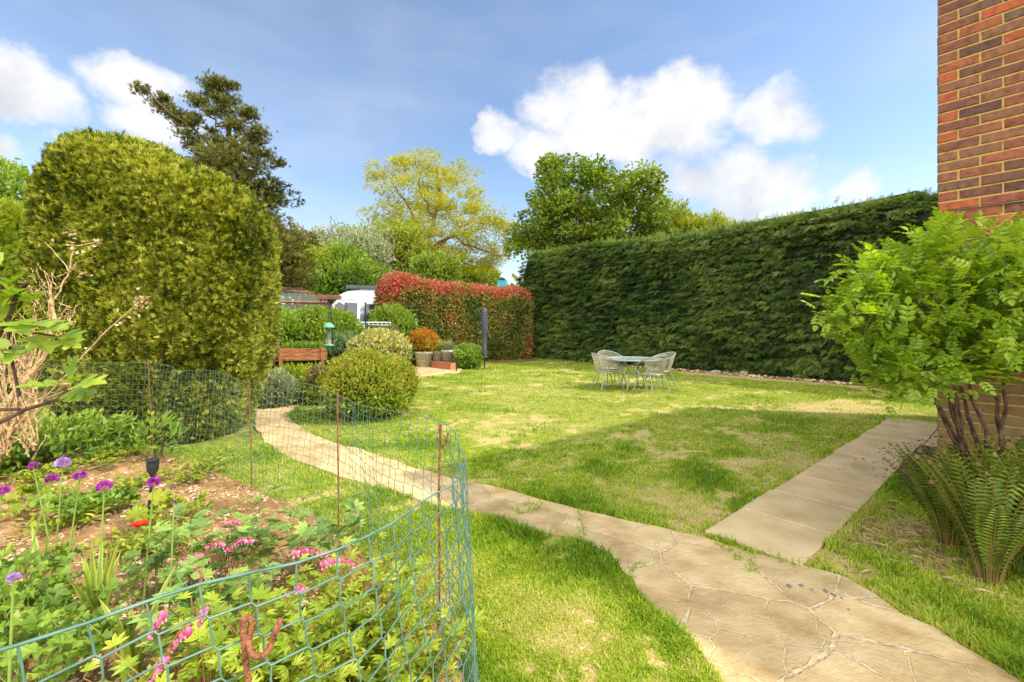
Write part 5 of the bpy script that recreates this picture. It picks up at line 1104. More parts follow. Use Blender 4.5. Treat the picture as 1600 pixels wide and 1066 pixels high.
# ------------------------------------------------------------------ far house and play tower
def far():
    Y = 60; a = P(745, 447, Y); c = P(792, 430, Y); root = empty('distant_house', (a[0], Y, 0), 'distant house with brown tiled gable roof and chimney beyond the red hedge', 'house')
    w_ = 4.6; z0, z1 = 6.6, P(777, 429, Y)[2]
    b = B(); b.polys(A([0, 0, 0], [w_, 0, 0], [w_, 6, 0], [0, 6, 0], [0, 0, z0], [w_, 0, z0], [w_, 6, z0], [0, 6, z0]), [[0, 1, 5, 4], [1, 2, 6, 5], [2, 3, 7, 6], [3, 0, 4, 7]]); b.build('wall', M['render'], root)
    b = B(); b.polys(A([-.4, -.4, z0-.2], [w_+.4, -.4, z0-.2], [w_+.4, 6.4, z0-.2], [-.4, 6.4, z0-.2], [w_*.6, 1.5, z1], [w_*.75, 4.5, z1]), [[0, 1, 4], [1, 2, 5, 4], [2, 3, 5], [3, 0, 4, 5]]); rf = b.build('roof', M['tile'], root)
    b = B(); b.box((.35, .6, P(745, 432, Y)[2]-.9), (.9, .7, 2.4)); b.box((.35, .6, P(745, 432, Y)[2]+.35), (.7, .5, .3)); b.build('chimney', M['brickm'], rf)
    for (x, z) in ((1.2, 4.6), (3.2, 4.6)): b = B(); b.box((x, -.01, z), (.9, .05, 1.1)); b.build('window', M['vglass'], root)
    Y = 24; a = P(785, 445, Y); root = empty('play_tower', (a[0], Y, 0), 'turquoise wooden play tower peeping over the red topped hedge', 'play tower')
    zt = P(785, 437, Y)[2]
    b = B(); b.box((0, 0, zt-.35), (.5, .5, .6)); b.build('cabin', M['turq'], root)
    b = B(); b.polys(A([-.18, -.3, zt-.02], [.18, -.3, zt-.02], [0, -.3, zt+.1], [-.18, .3, zt-.02], [.18, .3, zt-.02], [0, .3, zt+.1]), [[0, 1, 2], [5, 4, 3], [0, 2, 5, 3], [1, 4, 5, 2]]); b.build('roof', M['black'], root)
    for sx_ in (-1, 1):
        for sy_ in (-1, 1): b = B(); b.box((sx_*.2, sy_*.2, (zt-.65)/2), (.08, .08, zt-.65)); b.build('post', M['redwood'], root)
far()

# ------------------------------------------------------------------ netting, stakes
def netting():
    pts = np.array(net_pts); 
    # smooth resample
    T = []
    ext = np.vstack([2*pts[0]-pts[1], pts, 2*pts[-1]-pts[-2]])
    for i in range(1, len(ext)-2):
        p0, p1, p2, p3 = ext[i-1:i+3]
        for t in np.linspace(0, 1, 24, endpoint=False): T.append(.5*((2*p1)+(-p0+p2)*t+(2*p0-5*p1+4*p2-p3)*t*t+(-p0+3*p1-3*p2+p3)*t**3))
    T = np.array(T); s = np.r_[0, np.cumsum(np.linalg.norm(np.diff(T, axis=0), axis=1))]; tot = s[-1]
    cell = .074; rows = 17; rh = .0585; ncol = int(tot/cell)
    def pos(u, v, jit=True):          # u: arc length, v: 0 bottom..1 top
        u = np.clip(u, 0, tot-1e-3); x = np.interp(u, s, T[:, 0]); y = np.interp(u, s, T[:, 1])
        x2 = np.interp(u+.02, s, T[:, 0]); y2 = np.interp(u+.02, s, T[:, 1]); tx, ty = x2-x, y2-y; ln = math.hypot(tx, ty)+1e-9; nx, ny = -ty/ln, tx/ln     # left of travel = away from the bed centre
        hgt = 1.0+.14*math.exp(-((u-0)/1.9)**2)-.035*math.sin(u*1.7)**2*(u > 3)
        sag = .0
        k = math.exp(-((u-6.05)/.45)**2); off = -.16*k*(1-v)*math.sin(PI*min(1, (1-v)*1.2)) if False else 0
        flare = .07*(1-v)*math.exp(-((u-8.2)/.6)**2); fold = .05*math.sin(u*3.1+v*2)*(1-v)*(u < 7.0)
        wob = .006*math.sin(u*23+v*9)
        return A(x+nx*(flare+fold+wob), y+ny*(flare+fold+wob), .02+v*hgt-.012*math.sin(u*4.3)*v)
    b = B(); off = .05
    nodes = {}
    for r in range(rows+1):
        v = 1-r/rows; line = []
        for i in range(ncol+1):
            u0 = i*cell-r*cell*.10+.02*math.sin(i*.7+r)*.3
            dv = .16/rows
            if r == 0: q = [pos(u0, v)]; nodes[(r, i, 'd')] = q[0]; nodes[(r, i, 'a')] = q[0]
            else:
                ua = u0+cell*off; ud = u0-cell*off; a_ = pos(ua, min(1, v+dv*.5)); d_ = pos(ud, max(0, v-dv*.5)); nodes[(r, i, 'a')] = a_; nodes[(r, i, 'd')] = d_; q = [d_, a_]
            line += q
        line = np.array(line)
        dist = np.linalg.norm(line[:, :2], axis=1); rad = np.clip(.0031-.0007*dist, .0016, .0028)*(1.2 if r == 0 else 1)
        b.tube(line, rad, 5, cap=False)
        if r > 0:
            for i in range(ncol+1):
                p, q = nodes[(r-1, i, 'd')], nodes[(r, i, 'a')]; m_ = (p+q)/2; sd = q-p
                rr = np.clip(.0029-.0007*math.hypot(p[0], p[1]), .0015, .0026)
                b.tube([p, m_+A(-sd[1], sd[0], 0)*.0+A(.002*math.sin(i), 0, 0), q], rr, 4, cap=False)
    tag(b.build('garden_netting', M['net'], smooth=True), 'green plastic mesh fence curving round the flower bed', 'netting')
netting()
def stake(x, y, z, label, lean=0, hook=0, r=.0055):
    root = empty('garden_stake', (x, y, 0), label, 'stake', 'rusty iron stakes holding the netting')
    b = B(); pts = [(0, 0, -.02), (lean*.3+.004, 0, z*.35), (lean*.7-.003, 0, z*.7), (lean, 0, z)]
    b.tube(pts, r, 8); b.build('rod', M['rust'], root)
    b = B(); t = lean
    if hook == 1: b.tube([(t, 0, z-.09), (t+.012, -.004, z-.10), (t+.026, -.006, z-.085), (t+.034, -.006, z-.05), (t+.036, -.006, z-.035)], r*.9, 7); b.lathe([(0, 0), (r*1.4, -.003), (r*1.2, -.05), (r, -.06)], (t, 0, z+.005), 8)
    else: b.lathe([(0, 0), (r*1.2, -.003), (r, -.02)], (t, 0, z+.003), 8)
    b.build('hook', M['rust'], root)
for (x, y, z, lb, ln, hk) in ((G(243, 712)[0], G(243, 712)[1]-.03, 1.08, 'leftmost thin rusty stake in front of the clipped conifer', -.06, 0), (G(393, 775)[0], G(393, 775)[1], 1.0, 'thin rusty stake at the left edge of the winding path seen through the netting', -.02, 0),
                           (G(530, 845)[0], G(530, 845)[1]-.02, 1.0, 'thin rusty stake in front of the round bush', 0, 0), (-.335, 2.03, 1.01, 'rusty stake with a small hook at the right bend of the netting', .01, 1), (G(135, 722)[0], 4.7, .32, 'short rusty stub of a stake among the pale bare stems', 0, 0)):
    stake(x, y, z, lb, ln, hk)
# near hooked stake
def hook():
    zc = .93; root = empty('hooked_stake', (-.482, .80, 0), 'thick rusty stake with curled hook holding the netting nearest the camera', 'stake')
    Yh = .80; r = .0068
    b = B(); pt = [P(388, 1066, Yh), P(384, 1030, Yh), P(380, 985, Yh), P(380, 972, Yh), P(384, 966, Yh+.003), P(390, 966, Yh+.006), P(393, 973, Yh+.008), P(391, 990, Yh+.006), P(389, 1005, Yh), P(391, 1016, Yh-.008), P(397, 1024, Yh-.016), P(406, 1026, Yh-.02), P(416, 1020, Yh-.02), P(424, 1005, Yh-.01), P(431, 985, Yh), P(440, 966, Yh+.01)]
    base = A(-.482, .80, 0); pt = np.array(pt)-base
    T = []
    ext = np.vstack([2*pt[0]-pt[1], pt, 2*pt[-1]-pt[-2]])
    for i in range(1, len(ext)-2):
        p0, p1, p2, p3 = ext[i-1:i+3]
        for t in np.linspace(0, 1, 5, endpoint=False): T.append(.5*((2*p1)+(-p0+p2)*t+(2*p0-5*p1+4*p2-p3)*t*t+(-p0+3*p1-3*p2+p3)*t**3))
    T.append(pt[-1]); T = np.array(T)
    k = 6; b.tube(np.vstack([A(.015, 0, -.02), A(.013, 0, .3), T[:k]]), r*.8, 10); b.build('rod', M['rust'], root, True)
    b = B(); b.tube(T[k-1:], r*.8, 10); b.build('hook', M['rust'], root, True)
hook()

# solar torch
q = G(231, 812); root = empty('solar_torch', q, 'black solar torch light on a stake in the flower bed', 'garden light')
b = B(); b.tube([(0, 0, 0), (.02, 0, .18), (.035, 0, .33)], .011, 8); b.build('stake', M['black'], root)
b = B(); b.lathe([(.01, .31), (.02, .34), (.036, .37), (.042, .42), (.04, .45), (.045, .455), (.03, .46), (0, .455)], (.037, 0, 0), 14); b.build('lamp_head', M['black'], root, True)

# ------------------------------------------------------------------ flower bed plants
def stemmed(name, base, n, h, spread, t, size, mat, label, cat='plant', per=5, smat='stemg', sr=.003, top_only=False, group=None, arch=.5, rn=(0, 1), azr=(0, 2*PI), leafup=.5, nstart=.3):
    base = np.asarray(base, float); base = A(base[0], base[1], .04); root = empty(name, base, label, cat, group); sb = B(); lb = B(); tips = []
    for i in range(n):
        a = U(*azr); s = spread*math.sqrt(U(0, 1)); hh = h*U(.65, 1.1); d = A(math.cos(a), math.sin(a), 0); p0 = d*s*.15
        p1 = p0+d*s*.3+A(0, 0, hh*.55); p2 = p0+d*s*.85+A(0, 0, hh*(1-.1*arch)); tt = np.linspace(0, 1, 6)[:, None]; C = (1-tt)**2*p0+2*tt*(1-tt)*(p1*1.0)+tt**2*p2
        sb.tube(C, np.linspace(sr, sr*.5, 6), 5); tips.append(C[-1]+base)
        m = per; tv = np.linspace(nstart, 1, m) if not top_only else np.ones(m)
        idx = tv*5; pp = np.array([C[min(4, int(v))]*(1-(v-min(4, int(v))))+C[min(5, min(4, int(v))+1)]*(v-min(4, int(v))) for v in idx])
        ang = a+np.arange(m)*2.4+U(0, 1); g = np.c_[np.cos(ang), np.sin(ang), np.full(m, leafup)]+d*.3+rs.normal(size=(m, 3))*.15
        inst(lb, t, pp, g, A(0, 0, 1)+rs.normal(size=(m, 3))*.25, size*U(.7, 1.2, m), U(rn[0], rn[1], m))
    sb.build('stem', M[smat], root); lb.build('foliage', mat, root); return root, tips
# golden peony-like clump in front
for k, (x, y, z, lb) in enumerate(((455, 985, .36, 'golden green leafy clump behind the rusty hook'), (560, 930, .40, 'golden green leafy clump in the middle of the netting bend'), (330, 1050, .34, 'golden green leafy clump at the bottom edge left of the rusty hook'), (620, 1010, .25, 'golden green leafy clump nearest the right netting bend'), (520, 1050, .3, 'golden green leafy clump at the bottom centre inside the netting'))):
    q = G(x, y, z); stemmed('golden_perennial', q, (52, 50, 44, 36, 40)[k], z+.06, .33, 'tri3', .082, LF['yel'], lb, per=8, smat='stemr', group='golden leafy perennials in the flower bed', rn=(.1, 1))
# geranium / mallow type leaves, left
for k, (x, y, z, n, sz, sp, lb, mt) in enumerate(((35, 990, .26, 30, .09, .22, 'large leaved green clump at the bottom left of the flower bed', 'mid'), (125, 805, .14, 22, .09, .2, 'bright green leafy clump behind the purple alliums', 'mid'), (185, 800, .1, 8, .11, .16, 'leafy green clump right of the front allium head', 'mid'), (60, 1050, .26, 26, .10, .26, 'large leaved clump in the bottom left corner behind the mesh', 'mid'),
                                          (150, 735, .1, 16, .09, .35, 'low green leaves in front of the clipped conifer', 'weed'), (270, 820, .12, 12, .12, .2, 'small lobed green plant near the solar torch', 'weed'), (30, 800, .1, 12, .12, .4, 'low yellowish leaves at the left edge of the bed', 'weed'), (245, 925, .16, 12, .10, .2, 'green leafy clump behind the middle iris leaves', 'dic'), (25, 930, .2, 10, .12, .2, 'leafy green clump at the left edge below the alliums', 'mid'), (330, 980, .22, 16, .10, .22, 'mixed green leaves between iris and rusty hook', 'dic'))):
    q = G(x, y, z*.6); stemmed('leafy_perennial', q, n, z+.06, sp, 'ger', sz, LF[mt], lb, per=3, top_only=False, group='leafy perennials in the flower bed', nstart=.7, rn=(.2, .9))
# low weeds scattered
for k, (x, y, lb) in enumerate(((70, 762, 'sprawling yellow green weed beyond the left alliums'), (215, 770, 'yellow green weed left of the solar torch'), (20, 735, 'yellow green weed below the pale bare stems'), (200, 720, 'yellow green weed at the foot of the clipped conifer'), (300, 760, 'small weed right of the solar torch'), (110, 835, 'small weed on the bare soil among the alliums'), (255, 865, 'yellow green sprawling plant left of the pink flowers'), (225, 880, 'reddish tinged sprawling weed left of the pink flowers'), (330, 740, 'small weed near the left edge of the grass strip'))):
    q = G(x, y); stemmed('bed_weed', q, 26, .12, .32, 'leaf', .06, LF['weed'], lb, per=6, group='low weeds in the flower bed', sr=.0015, rn=(.1, 1))
# bleeding hearts
def dicentra(x, y, z, n, sp, label, arcs):
    q = G(x, y, z); root, tips = stemmed('bleeding_heart', q, n, z+.12, sp, 'palm', .115, LF['dic'], label, per=5, smat='stemr', group='pink bleeding heart plants', nstart=.45)
    base = A(q[0], q[1], .04)
    for (x0, y0, x1, y1, Y) in arcs:
        p0 = P(x0, y0, Y)-base; p1 = P(x1, y1, Y)-base; L_ = np.linalg.norm(p1-p0); tt = np.linspace(0, 1, 8); C = p0+(p1-p0)*tt[:, None]+A(0, 0, 1)*(np.sin(tt*PI)*L_*.15)[:, None]
        b = B(); b.tube(np.vstack([A(0, 0, .15), (p0+A(0, 0, .15))/2+A(0, 0, .05), C]), .002, 5); 
        stem = b.build('flower_stalk', M['stemr'], root)
        nf = max(4, int(L_/.0165))
        for k in range(nf):
            t = (k+.5)/nf; c = p0+(p1-p0)*t+A(0, 0, math.sin(t*PI)*L_*.15)-A(0, 0, .016); s = .0135*(1.15-.5*t)
            b = B()
            for sx_ in (-1, 1):
                V3_ = superell((0, 0, 0), (s*.52, s*.42, s*.72), 1, 1, 7, 10, 0, 0, 1); V3_[..., 0] += sx_*s*.36*np.clip(.5+V3_[..., 2]/s, 0, 1); b.grid(V3_+c+rs.normal(size=3)*.003, U(.0, .7), wrap=True)
            b.add(c+A([-s*.14, 0, -s*.6], [s*.14, 0, -s*.6], [s*.22, 0, -s*1.3], [-s*.22, 0, -s*1.3]), np.array([[0, 1, 2, 3]]), 1.0)
            b.build('flower', M['pink'], stem)
dicentra(350, 850, .30, 17, .34, 'bleeding heart with short pink flower sprays right of the red poppy', [(378, 815, 340, 822, 2.35), (395, 840, 350, 860, 2.15), (352, 848, 322, 852, 2.15), (318, 865, 270, 885, 1.95), (300, 880, 318, 900, 1.9)])
dicentra(480, 850, .26, 16, .36, 'bleeding heart with a long pink flower row behind the netting top', [(455, 860, 520, 870, 1.75), (500, 878, 562, 880, 1.7), (462, 912, 478, 918, 1.5)])
dicentra(290, 975, .28, 12, .2, 'bleeding heart with drooping pink sprays in front beside the iris', [(262, 950, 235, 990, 1.25), (300, 975, 265, 1010, 1.2), (262, 1020, 235, 1060, 1.12), (322, 945, 312, 968, 1.3)])
# alliums
def allium(px, py, Y, gx, label, mat='purple', r=.026, bend=0):
    top = P(px, py, Y); bx = (gx-CX)/FPX*Y; root = empty('allium', (bx, Y, .04), label, 'flower', 'alliums in the flower bed'); t = top-A(bx, Y, .04)
    b = B(); b.tube([(0, 0, 0), t*.35+A(-bend, 0, 0), t*.7+A(-bend*.7, 0, 0), t], [.0042, .004, .0035, .003], 6); b.build('stem', M['stemg'], root)
    b = B(); n = 130; d = rdir(n); d = d[d[:, 2] > -.55]; n = len(d)
    inst(b, T_palm(4, 3.2, .5), t+A(0, 0, r*.4)+d*r*.55*A(1, 1, .75), d, rdir(n), r*.75, U(0, 1, n)); b.build('flower_head', M[mat], root)
allium(163, 764, 1.95, 149, 'purple allium with the largest head, in front centre of the bed'); allium(240, 757, 2.2, 222, 'purple allium just beside the black solar torch'); allium(125, 747, 2.3, 96, 'purple allium, third from the left among the upper heads'); allium(82, 752, 2.25, 30, 'purple allium with a long leaning stem at the left', bend=.02)
allium(52, 730, 2.9, 78, 'small purple allium furthest left of the far heads', r=.024); allium(98, 727, 2.7, 86, 'pale lilac allium with a wide faded head', 'lilac', .034); allium(3, 771, 2.2, -15, 'purple allium cut by the left edge of the photo'); allium(21, 906, 1.3, 5, 'faded half closed allium low at the left', 'lilac', .014); allium(272, 785, 2.0, 262, 'tiny purple bud on a thin stem right of the torch', 'purple', .008)
# poppy
q = P(218, 822, 2.7); root = empty('poppy', (q[0], 2.7, .04), 'single red poppy in the middle of the flower bed', 'flower'); t = q-A(q[0], 2.7, .04)
b = B(); b.tube([(0, 0, 0), t*.5+A(.01, 0, 0), t], .002, 5); b.build('stem', M['stemg'], root)
b = B(); a = np.arange(10)*.63; inst(b, 'wide', np.tile(t, (10, 1)), np.c_[np.cos(a), np.sin(a), np.full(10, .55)], A(0, 0, 1)+rs.normal(size=(10, 3))*.2, .05, U(0, 1, 10), sx=1.6); b.build('petals', M['red'], root)
# irises
def iris(px, py, z, n, h, label):
    q = G(px, py, z); root = empty('iris', (q[0], q[1], .04), label, 'plant', 'yellow striped irises'); b = B()
    for k in range(n):
        a = U(0, 2*PI); d = A(math.cos(a), math.sin(a), 0); hh = h*U(.55, 1.1); ln = U(.05, .4)*hh; w_ = U(.014, .022); fan = A(-d[1], d[0], 0)
        tt = np.linspace(0, 1, 7); C = d*(.02+ln*tt**2)[:, None]+A(0, 0, 1)*(hh*(tt-.12*tt**3*ln/hh*2))[:, None]; ww = w_*(1-tt**3)
        V3_ = np.stack([C-fan*ww[:, None], C+d*.002, C+fan*ww[:, None]], 1); b.grid(V3_, np.stack([np.full(7, U(.6, 1)), np.full(7, .05), np.full(7, U(.3, .9))], 1))
    b.build('blades', LF['iris'], root, True)
iris(152, 985, .12, 18, .52, 'tall fan of yellow striped iris leaves in front of the bare soil'); iris(98, 895, .05, 8, .3, 'small yellow striped iris behind the main fan'); iris(205, 1040, .15, 10, .42, 'yellow striped iris leaves right of the main fan'); iris(60, 905, .05, 7, .3, 'small yellowed iris at the left of the bed')
# shrubby plants at the clipped conifer's foot
bush('hellebore', (-4.7, 4.45), (.85, .35, .22), 1500, 'leaf', .085, LF['mid'], 'low broad leaved green shrub behind the netting at the left', zc=.24, up=.6, core=.4)
bush('small_sapling', (G(315, 700)[0], 4.75), (.22, .14, .2), 110, 'leaf', .08, LF['mid'], 'small upright sapling in front of the clipped conifer', zc=.26, up=.8, core=.05, stems=2)
bush('low_shrub', (-5.4, 4.1), (.6, .3, .22), 800, 'leaf', .08, LF['weed'], 'low yellow green plants under the pale bare stems', zc=.2, core=.4)

b = B(); n = 2600; X = U(-4.5, -.2, n); Y = U(1.2, 5, n); k = inpoly(X, Y, POLY_BED); q = np.c_[X, Y, np.zeros(n)]; k &= fbm(q, 2.5, 2, 3) > .47; d = rdir(n)*A(1, 1, .25)
inst(b, 'blade', np.c_[X, Y, U(.06, .085, n)][k], d[k], (A(0, 0, 1)+rs.normal(size=(n, 3))*.2)[k], U(.03, .12, n)[k], U(0, 1, n)[k])
tag(b.build('dry_stalks', mat_leaf('dead_stalks', [lin(125, 95, 55), lin(195, 165, 110), lin(225, 205, 155)], .2)), 'dry straw and dead stalks scattered on the flower bed soil', 'litter', kind='stuff')

# ------------------------------------------------------------------ pale bare climber and fig
def climber():
    Y = 3.9; base = P(20, 690, Y); base[2] = 0; root = empty('bare_climber', base, 'tangled pale leafless old climber at the left edge', 'climber'); b = B()
    def st(pts, r0, r1, k=6, dy=0):
        T = np.array([P(x, y, Y+dz) for x, y, dz in pts])-base; TT_ = []
        for i in range(len(T)-1):
            for q in np.linspace(0, 1, 5, endpoint=False): TT_.append(T[i]+(T[i+1]-T[i])*q)
        TT_.append(T[-1]); TT_ = np.array(TT_); TT_[1:-1] += rs.normal(size=(len(TT_)-2, 3))*.004; b.tube(TT_, np.linspace(r0, r1, len(TT_))*.62*(1+.2*rs.normal(size=len(TT_)).clip(-1, 1)*(r0 > .03)), k); return TT_
    st([(-10, 740, 0), (10, 640, 0), (40, 585, .1), (50, 520, .1), (58, 490, .1)], .055, .008, 9); st([(-20, 720, -.1), (20, 620, -.1), (70, 560, 0), (85, 500, .0), (78, 455, 0), (84, 425, 0)], .05, .004, 8); st([(0, 700, .1), (30, 650, .1), (60, 600, .1), (110, 600, 0)], .045, .02, 8)
    st([(20, 650, 0), (60, 560, 0), (85, 470, 0), (105, 430, 0), (118, 385, 0), (150, 378, 0)], .016, .006); st([(110, 425, 0), (95, 405, 0), (70, 378, 0)], .009, .004); st([(10, 690, 0), (80, 610, 0), (140, 545, 0), (190, 495, 0), (222, 470, 0), (235, 463, 0)], .014, .006)
    st([(-10, 650, 0), (40, 630, 0), (100, 612, 0), (128, 600, 0)], .016, .008); st([(105, 430, 0), (120, 410, .1), (150, 400, .1)], .006, .003)
    st([(75, 490, 0), (80, 460, 0), (70, 425, 0)], .016, .004)
    for k in range(110):
        x, y = U(-20, 60), U(560, 720); a = U(-2.6, -.5); l = U(25, 110); dz = U(-.3, .25); x2, y2 = x+math.cos(a)*l*.9, y+math.sin(a)*l
        st([(x, y, dz), ((x+x2)/2+U(-8, 8), (y+y2)/2+U(-8, 8), dz), (x2, y2, dz)], U(.006, .018), .003, 5)
    for k in range(60):
        x, y = U(45, 115), U(430, 540)+0; y = y if x < 95 else U(480, 540); a = U(-2.8, -.3); l = U(10, 35); st([(x, y, 0), (x+math.cos(a)*l*.5+U(-3, 3), y+math.sin(a)*l*.5, 0), (x+math.cos(a)*l, y+math.sin(a)*l, 0)], U(.004, .009), .003, 5)
    C = []
    for (x, y, m_) in ((118, 385, 10), (150, 378, 8), (222, 470, 22), (215, 485, 10), (140, 545, 5), (190, 500, 4), (135, 430, 6), (75, 375, 3), (60, 460, 5), (110, 365, 8)):
        for k in range(m_): C.append(P(x+rs.normal()*6, y+rs.normal()*6, Y)-base)
    n = len(C); inst(b, 'wide', C, rdir(n), rdir(n), .035, U(0, 1, n), mi=1); b.build('branches', [M['palebark'], mat_leaf('dry_seed_heads', [lin(160, 130, 90), lin(215, 195, 155)], .2)], root)
climber()
def fig():
    Y = 2.4; base = P(-60, 700, Y); base[2] = 0; root = empty('fig_tree', base, 'young fig branches with large lobed leaves reaching in from the left edge', 'tree'); b = B()
    def st(pts, r0, r1):
        T = np.array([P(x, y, Y+dz) for x, y, dz in pts])-base; b.tube(T, np.linspace(r0, r1, len(T)), 8)
    st([(-60, 934, 0), (-50, 700, 0), (-20, 560, 0), (8, 500, 0), (30, 455, 0), (45, 440, 0)], .022, .008); st([(-40, 640, 0), (30, 640, 0), (60, 700, 0)][:2]+[(75, 600, 0)][:0], .01, .008); st([(30, 620, 0), (20, 570, 0), (10, 510, 0)], .008, .006); st([(-40, 680, -.1), (40, 640, 0), (90, 625, 0), (108, 605, 0)], .012, .007); st([(10, 500, 0), (50, 520, 0), (85, 525, 0)], .007, .005); st([(-30, 600, 0), (0, 470, 0), (5, 430, 0)], .012, .006)
    b.build('branches', M['darkbark'], root); b = B()
    lv = [((5, 450), (35, 412), .16), ((0, 470), (45, 436), .2), ((5, 480), (58, 440), .2), ((40, 478), (55, 458), .14), ((-5, 500), (5, 462), .2), ((10, 510), (-10, 480), .18), ((45, 505), (85, 500), .24), ((55, 520), (100, 505), .24), ((50, 522), (85, 550), .22), ((85, 525), (140, 520), .19), ((90, 530), (125, 540), .15), ((20, 540), (10, 560), .2), ((15, 545), (50, 552), .17),
          ((108, 600), (112, 568), .17), ((108, 602), (130, 575), .14), ((108, 605), (178, 588), .2), ((110, 608), (145, 610), .2), ((108, 608), (140, 622), .18), ((105, 603), (50, 600), .19), ((5, 520), (-20, 560), .2), ((30, 470), (10, 440), .18), ((0, 430), (-20, 410), .2), ((12, 500), (40, 515), .2)]
    for (x0, y0), (x1, y1), s in lv:
        p0 = P(x0, y0, Y+U(-.06, .06))-base; p1 = P(x1, y1, Y-U(.02, .14))-base; g = nrm(p1-p0); up = A(0, -.45, 1)+rs.normal(size=3)*.25
        inst(b, 'fig', [p0+g*.04], [g], [up], s*.85, U(.1, .9))
    b.build('leaves', LF['fig'], root)
fig()

# ------------------------------------------------------------------ rose bush by the wall
def rose():
    base = A(3.10, 2.94, 0); root = empty('rose_bush', base, 'large fresh green rose bush growing against the brick wall', 'shrub'); sb = B(); lb = B()
    C = []; Yc = 2.75
    poly = np.array([(1300, 470), (1325, 420), (1345, 390), (1400, 370), (1440, 350), (1500, 335), (1560, 345), (1620, 330), (1720, 340), (1760, 450), (1740, 560), (1640, 585), (1570, 575), (1500, 580), (1460, 600), (1400, 605), (1350, 585), (1310, 560), (1325, 520), (1295, 500)], float)
    poly = (poly-poly.mean(0))*A(.93, .88)+poly.mean(0)+A(4, 14)
    while len(C) < 175:
        x, y = U(1290, 1770), U(325, 615)
        if inpoly(np.array([x]), np.array([y]), poly)[0]:
            Y = Yc+U(-.42, .42); 
            w = P(x, y, Y)
            if (w[:2]-HC)@DD > -.06: continue
            C.append(w-base)
    C = np.array(C); nodes = []
    stems = [[(0, 0, 0), (-.06, .0, .25), (-.12, .0, .65), (-.3, .0, 1.1)], [(0, 0, 0), (-.05, -.05, .35), (-.1, -.05, .75), (-.2, .0, 1.25)], [(.02, .02, 0), (.05, -.1, .4), (.1, -.2, .8), (.1, -.25, 1.3)], [(.05, 0, 0), (.15, -.2, .35), (.3, -.35, .8), (.35, -.4, 1.4)], [(0, 0, 0), (-.10, -.05, .25), (-.2, -.08, .62), (-.42, -.03, 1.1)], [(.03, 0, 0), (.0, -.1, .3), (-.02, -.12, .7), (.02, -.1, 1.2)], [(.06, 0, 0), (.2, -.15, .25), (.38, -.3, .5), (.5, -.4, .9)], [(-.02, 0, 0), (-.1, -.02, .3), (-.18, -.05, .6), (-.3, -.1, 1.1)]]
    stems += [[tuple(np.array(p)*A(1, 1, 1)+rs.normal(size=3)*.035*(i > 0)) for i, p in enumerate(s_)] for s_ in stems]
    for s_ in stems:
        T = np.array(s_, float); T2 = []
        for i in range(len(T)-1):
            for k in range(4): T2.append(T[i]+(T[i+1]-T[i])*k/4)
        T2.append(T[-1]); T2 = np.array(T2); T2[1:-1] += rs.normal(size=(len(T2)-2, 3))*.008; sb.tube(T2, np.linspace(.021, .007, len(T2)), 7); nodes += list(T2[5:])
    NP = np.array(nodes)
    for c in C[np.argsort([np.min(np.linalg.norm(NP-c_, axis=1)) for c_ in C])]:
        j = int(np.argmin(np.linalg.norm(NP-c, axis=1)+.5*np.clip(NP[:, 2]-c[2], 0, None))); q = NP[j]; m_ = (q+c)/2+A(0, 0, .03)
        sb.tube([q, m_, c], [.006, .0045, .0025], 5, cap=False); NP = np.vstack([NP, m_, c])
        n = 21; o_ = rs.normal(size=(n, 3))*.062; out_ = nrm(c-A(.1, 0, .9)); g = out_*.8+rs.normal(size=(n, 3))*.65+A(0, 0, .15)
        inst(lb, 'rose', c+o_, g, A(0, 0, 1)+rs.normal(size=(n, 3))*.3, U(.07, .13, n), np.clip(rs.uniform(.0, .55)+U(0, .4, n)+.2*(c[2]-1.2), 0, 1))
    sb.build('stem', M['darkbark'], root); lb.build('foliage', LF['rose'], root)
    b = B(); c = P(1592, 386, 2.5)-base; d = rdir(24); inst(b, 'wide', c+d*.008, d, rdir(24), .03, U(0, 1, 24)); b.build('flower', mat_leaf('crimson_petal', [lin(70, 5, 40), lin(130, 15, 70)], .2), root)
    # sucker leaves at the base
    r2, _ = stemmed('rose_sucker', (2.95, 2.62, 0), 14, .62, .22, 'rose', .13, LF['rose'], 'fresh green rose shoot at the foot of the brick wall', per=6)
rose()
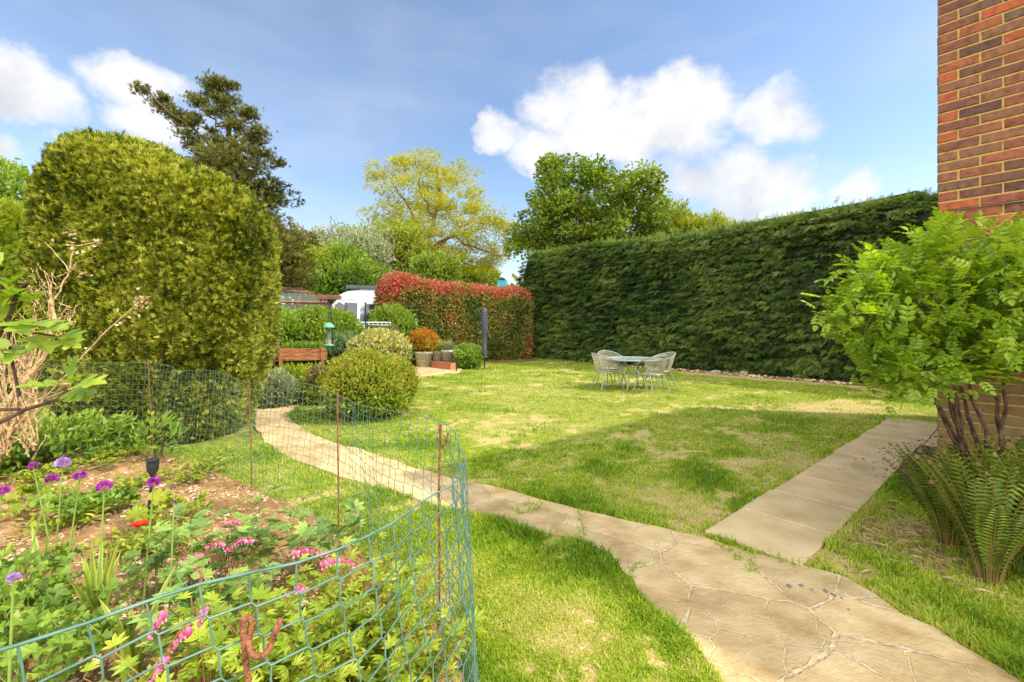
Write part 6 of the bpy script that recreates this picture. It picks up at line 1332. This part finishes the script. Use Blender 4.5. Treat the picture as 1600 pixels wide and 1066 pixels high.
# ferns
def fern(base, n, h, sp, label, seed=0):
    base = A(base[0], base[1], .02); root = empty('fern', base, label, 'fern', 'ferns beside the house'); sb = B(); lb = B(); cz = B(); V, F = TT['fern']
    for i in range(n):
        a = U(0, 2*PI); s = sp*math.sqrt(U(.02, 1)); hh = h*U(.6, 1.1); d = A(math.cos(a), math.sin(a), 0); p0 = d*.05*U(.3, 1); p2 = p0+d*s+A(U(-.05, .05), U(-.05, .05), hh); p1 = p0+d*s*.25+A(0, 0, hh*.6)
        tt = np.linspace(0, 1, 10)[:, None]; C = (1-tt)**2*p0+2*tt*(1-tt)*p1+tt**2*p2; sb.tube(C, np.linspace(.0045, .0018, 10), 5)
        # leaflets along the frond
        m_ = 20; tv = np.linspace(.12, .97, m_); C2 = (1-tv[:, None])**2*p0+2*tv[:, None]*(1-tv[:, None])*p1+tv[:, None]**2*p2; T_ = nrm(2*(1-tv[:, None])*(p1-p0)+2*tv[:, None]*(p2-p1))
        nn = nrm(np.cross(T_, np.cross(A(0, 0, 1)-d*.8, T_))); nn = nrm(nn*.2-d+rs.normal(size=3)*.35); sd = nrm(np.cross(T_, nn)); ll = hh*.125*np.sin(PI*np.clip((tv-.08)/.98, 0, 1))**.7
        r_ = U(.1, .8)
        for s_ in (-1, 1): inst(lb, T_diamond(.24), C2, sd*s_+T_*.35, nn, ll, np.clip(r_+rs.normal(size=m_)*.1, 0, 1))
        if U(0, 1) < .4:      # rolled crozier
            th = np.linspace(0, 5.5, 14); rr = .013*(1-th/7.5); e = nrm(C[-1]-C[-2]); c = C[-1]; side = nrm(A(e[0]+.3, e[1], 0)+1e-6); K = c+np.outer(np.sin(th)*rr, A(0, 0, 1))+np.outer((1-np.cos(th))*rr, side); sb.tube(K, np.linspace(.004, .006, 14), 6, mi=1)
    sb.build('stem', [M['fuzz'], M['fuzz']], root); lb.build('frond', LF['fern'], root)
fern(G(1482, 858), 64, .62, .26, 'fern clump with curled tips nearest the slab path'); fern(G(1545, 915), 72, .66, .28, 'reddish based fern clump in front of the rose bush'); fern(G(1640, 930), 64, .72, .30, 'large fern clump cut by the right edge of the photo'); fern(G(1540, 850), 44, .66, .28, 'fern clump between the two front fern clumps, nearer the wall'); fern(G(1600, 880), 44, .72, .3, 'fern clump just left of the one cut by the photo edge'); fern((3.1, 2.55), 34, .6, .24, 'fern growing close to the brick wall under the rose')

# leaf litter on the right patch
b = B(); n = 800; ctr = G(1440, 860); X = ctr[0]+rs.normal(size=n)*.4; Y = ctr[1]+rs.normal(size=n)*.35; d = rdir(n)*A(1, 1, .12)
k = ~(inpoly(X, Y, POLY_CRAZY_R) | inpoly(X, Y, POLY_SLAB)); inst(b, 'blade', np.c_[X, Y, U(.015, .04, n)][k], d[k], A(0, 0, 1)+rs.normal(size=(n, 3))[k]*.2, U(.04, .12, n)[k], U(0, 1, n)[k])
tag(b.build('dry_litter', mat_leaf('dry_straw', [lin(130, 100, 60), lin(190, 160, 110), lin(215, 195, 150)], .2)), 'dry straw litter on the worn patch near the ferns', 'litter', kind='stuff')

sc.cycles.max_bounces = 6; sc.cycles.diffuse_bounces = 3; sc.cycles.transparent_max_bounces = 12
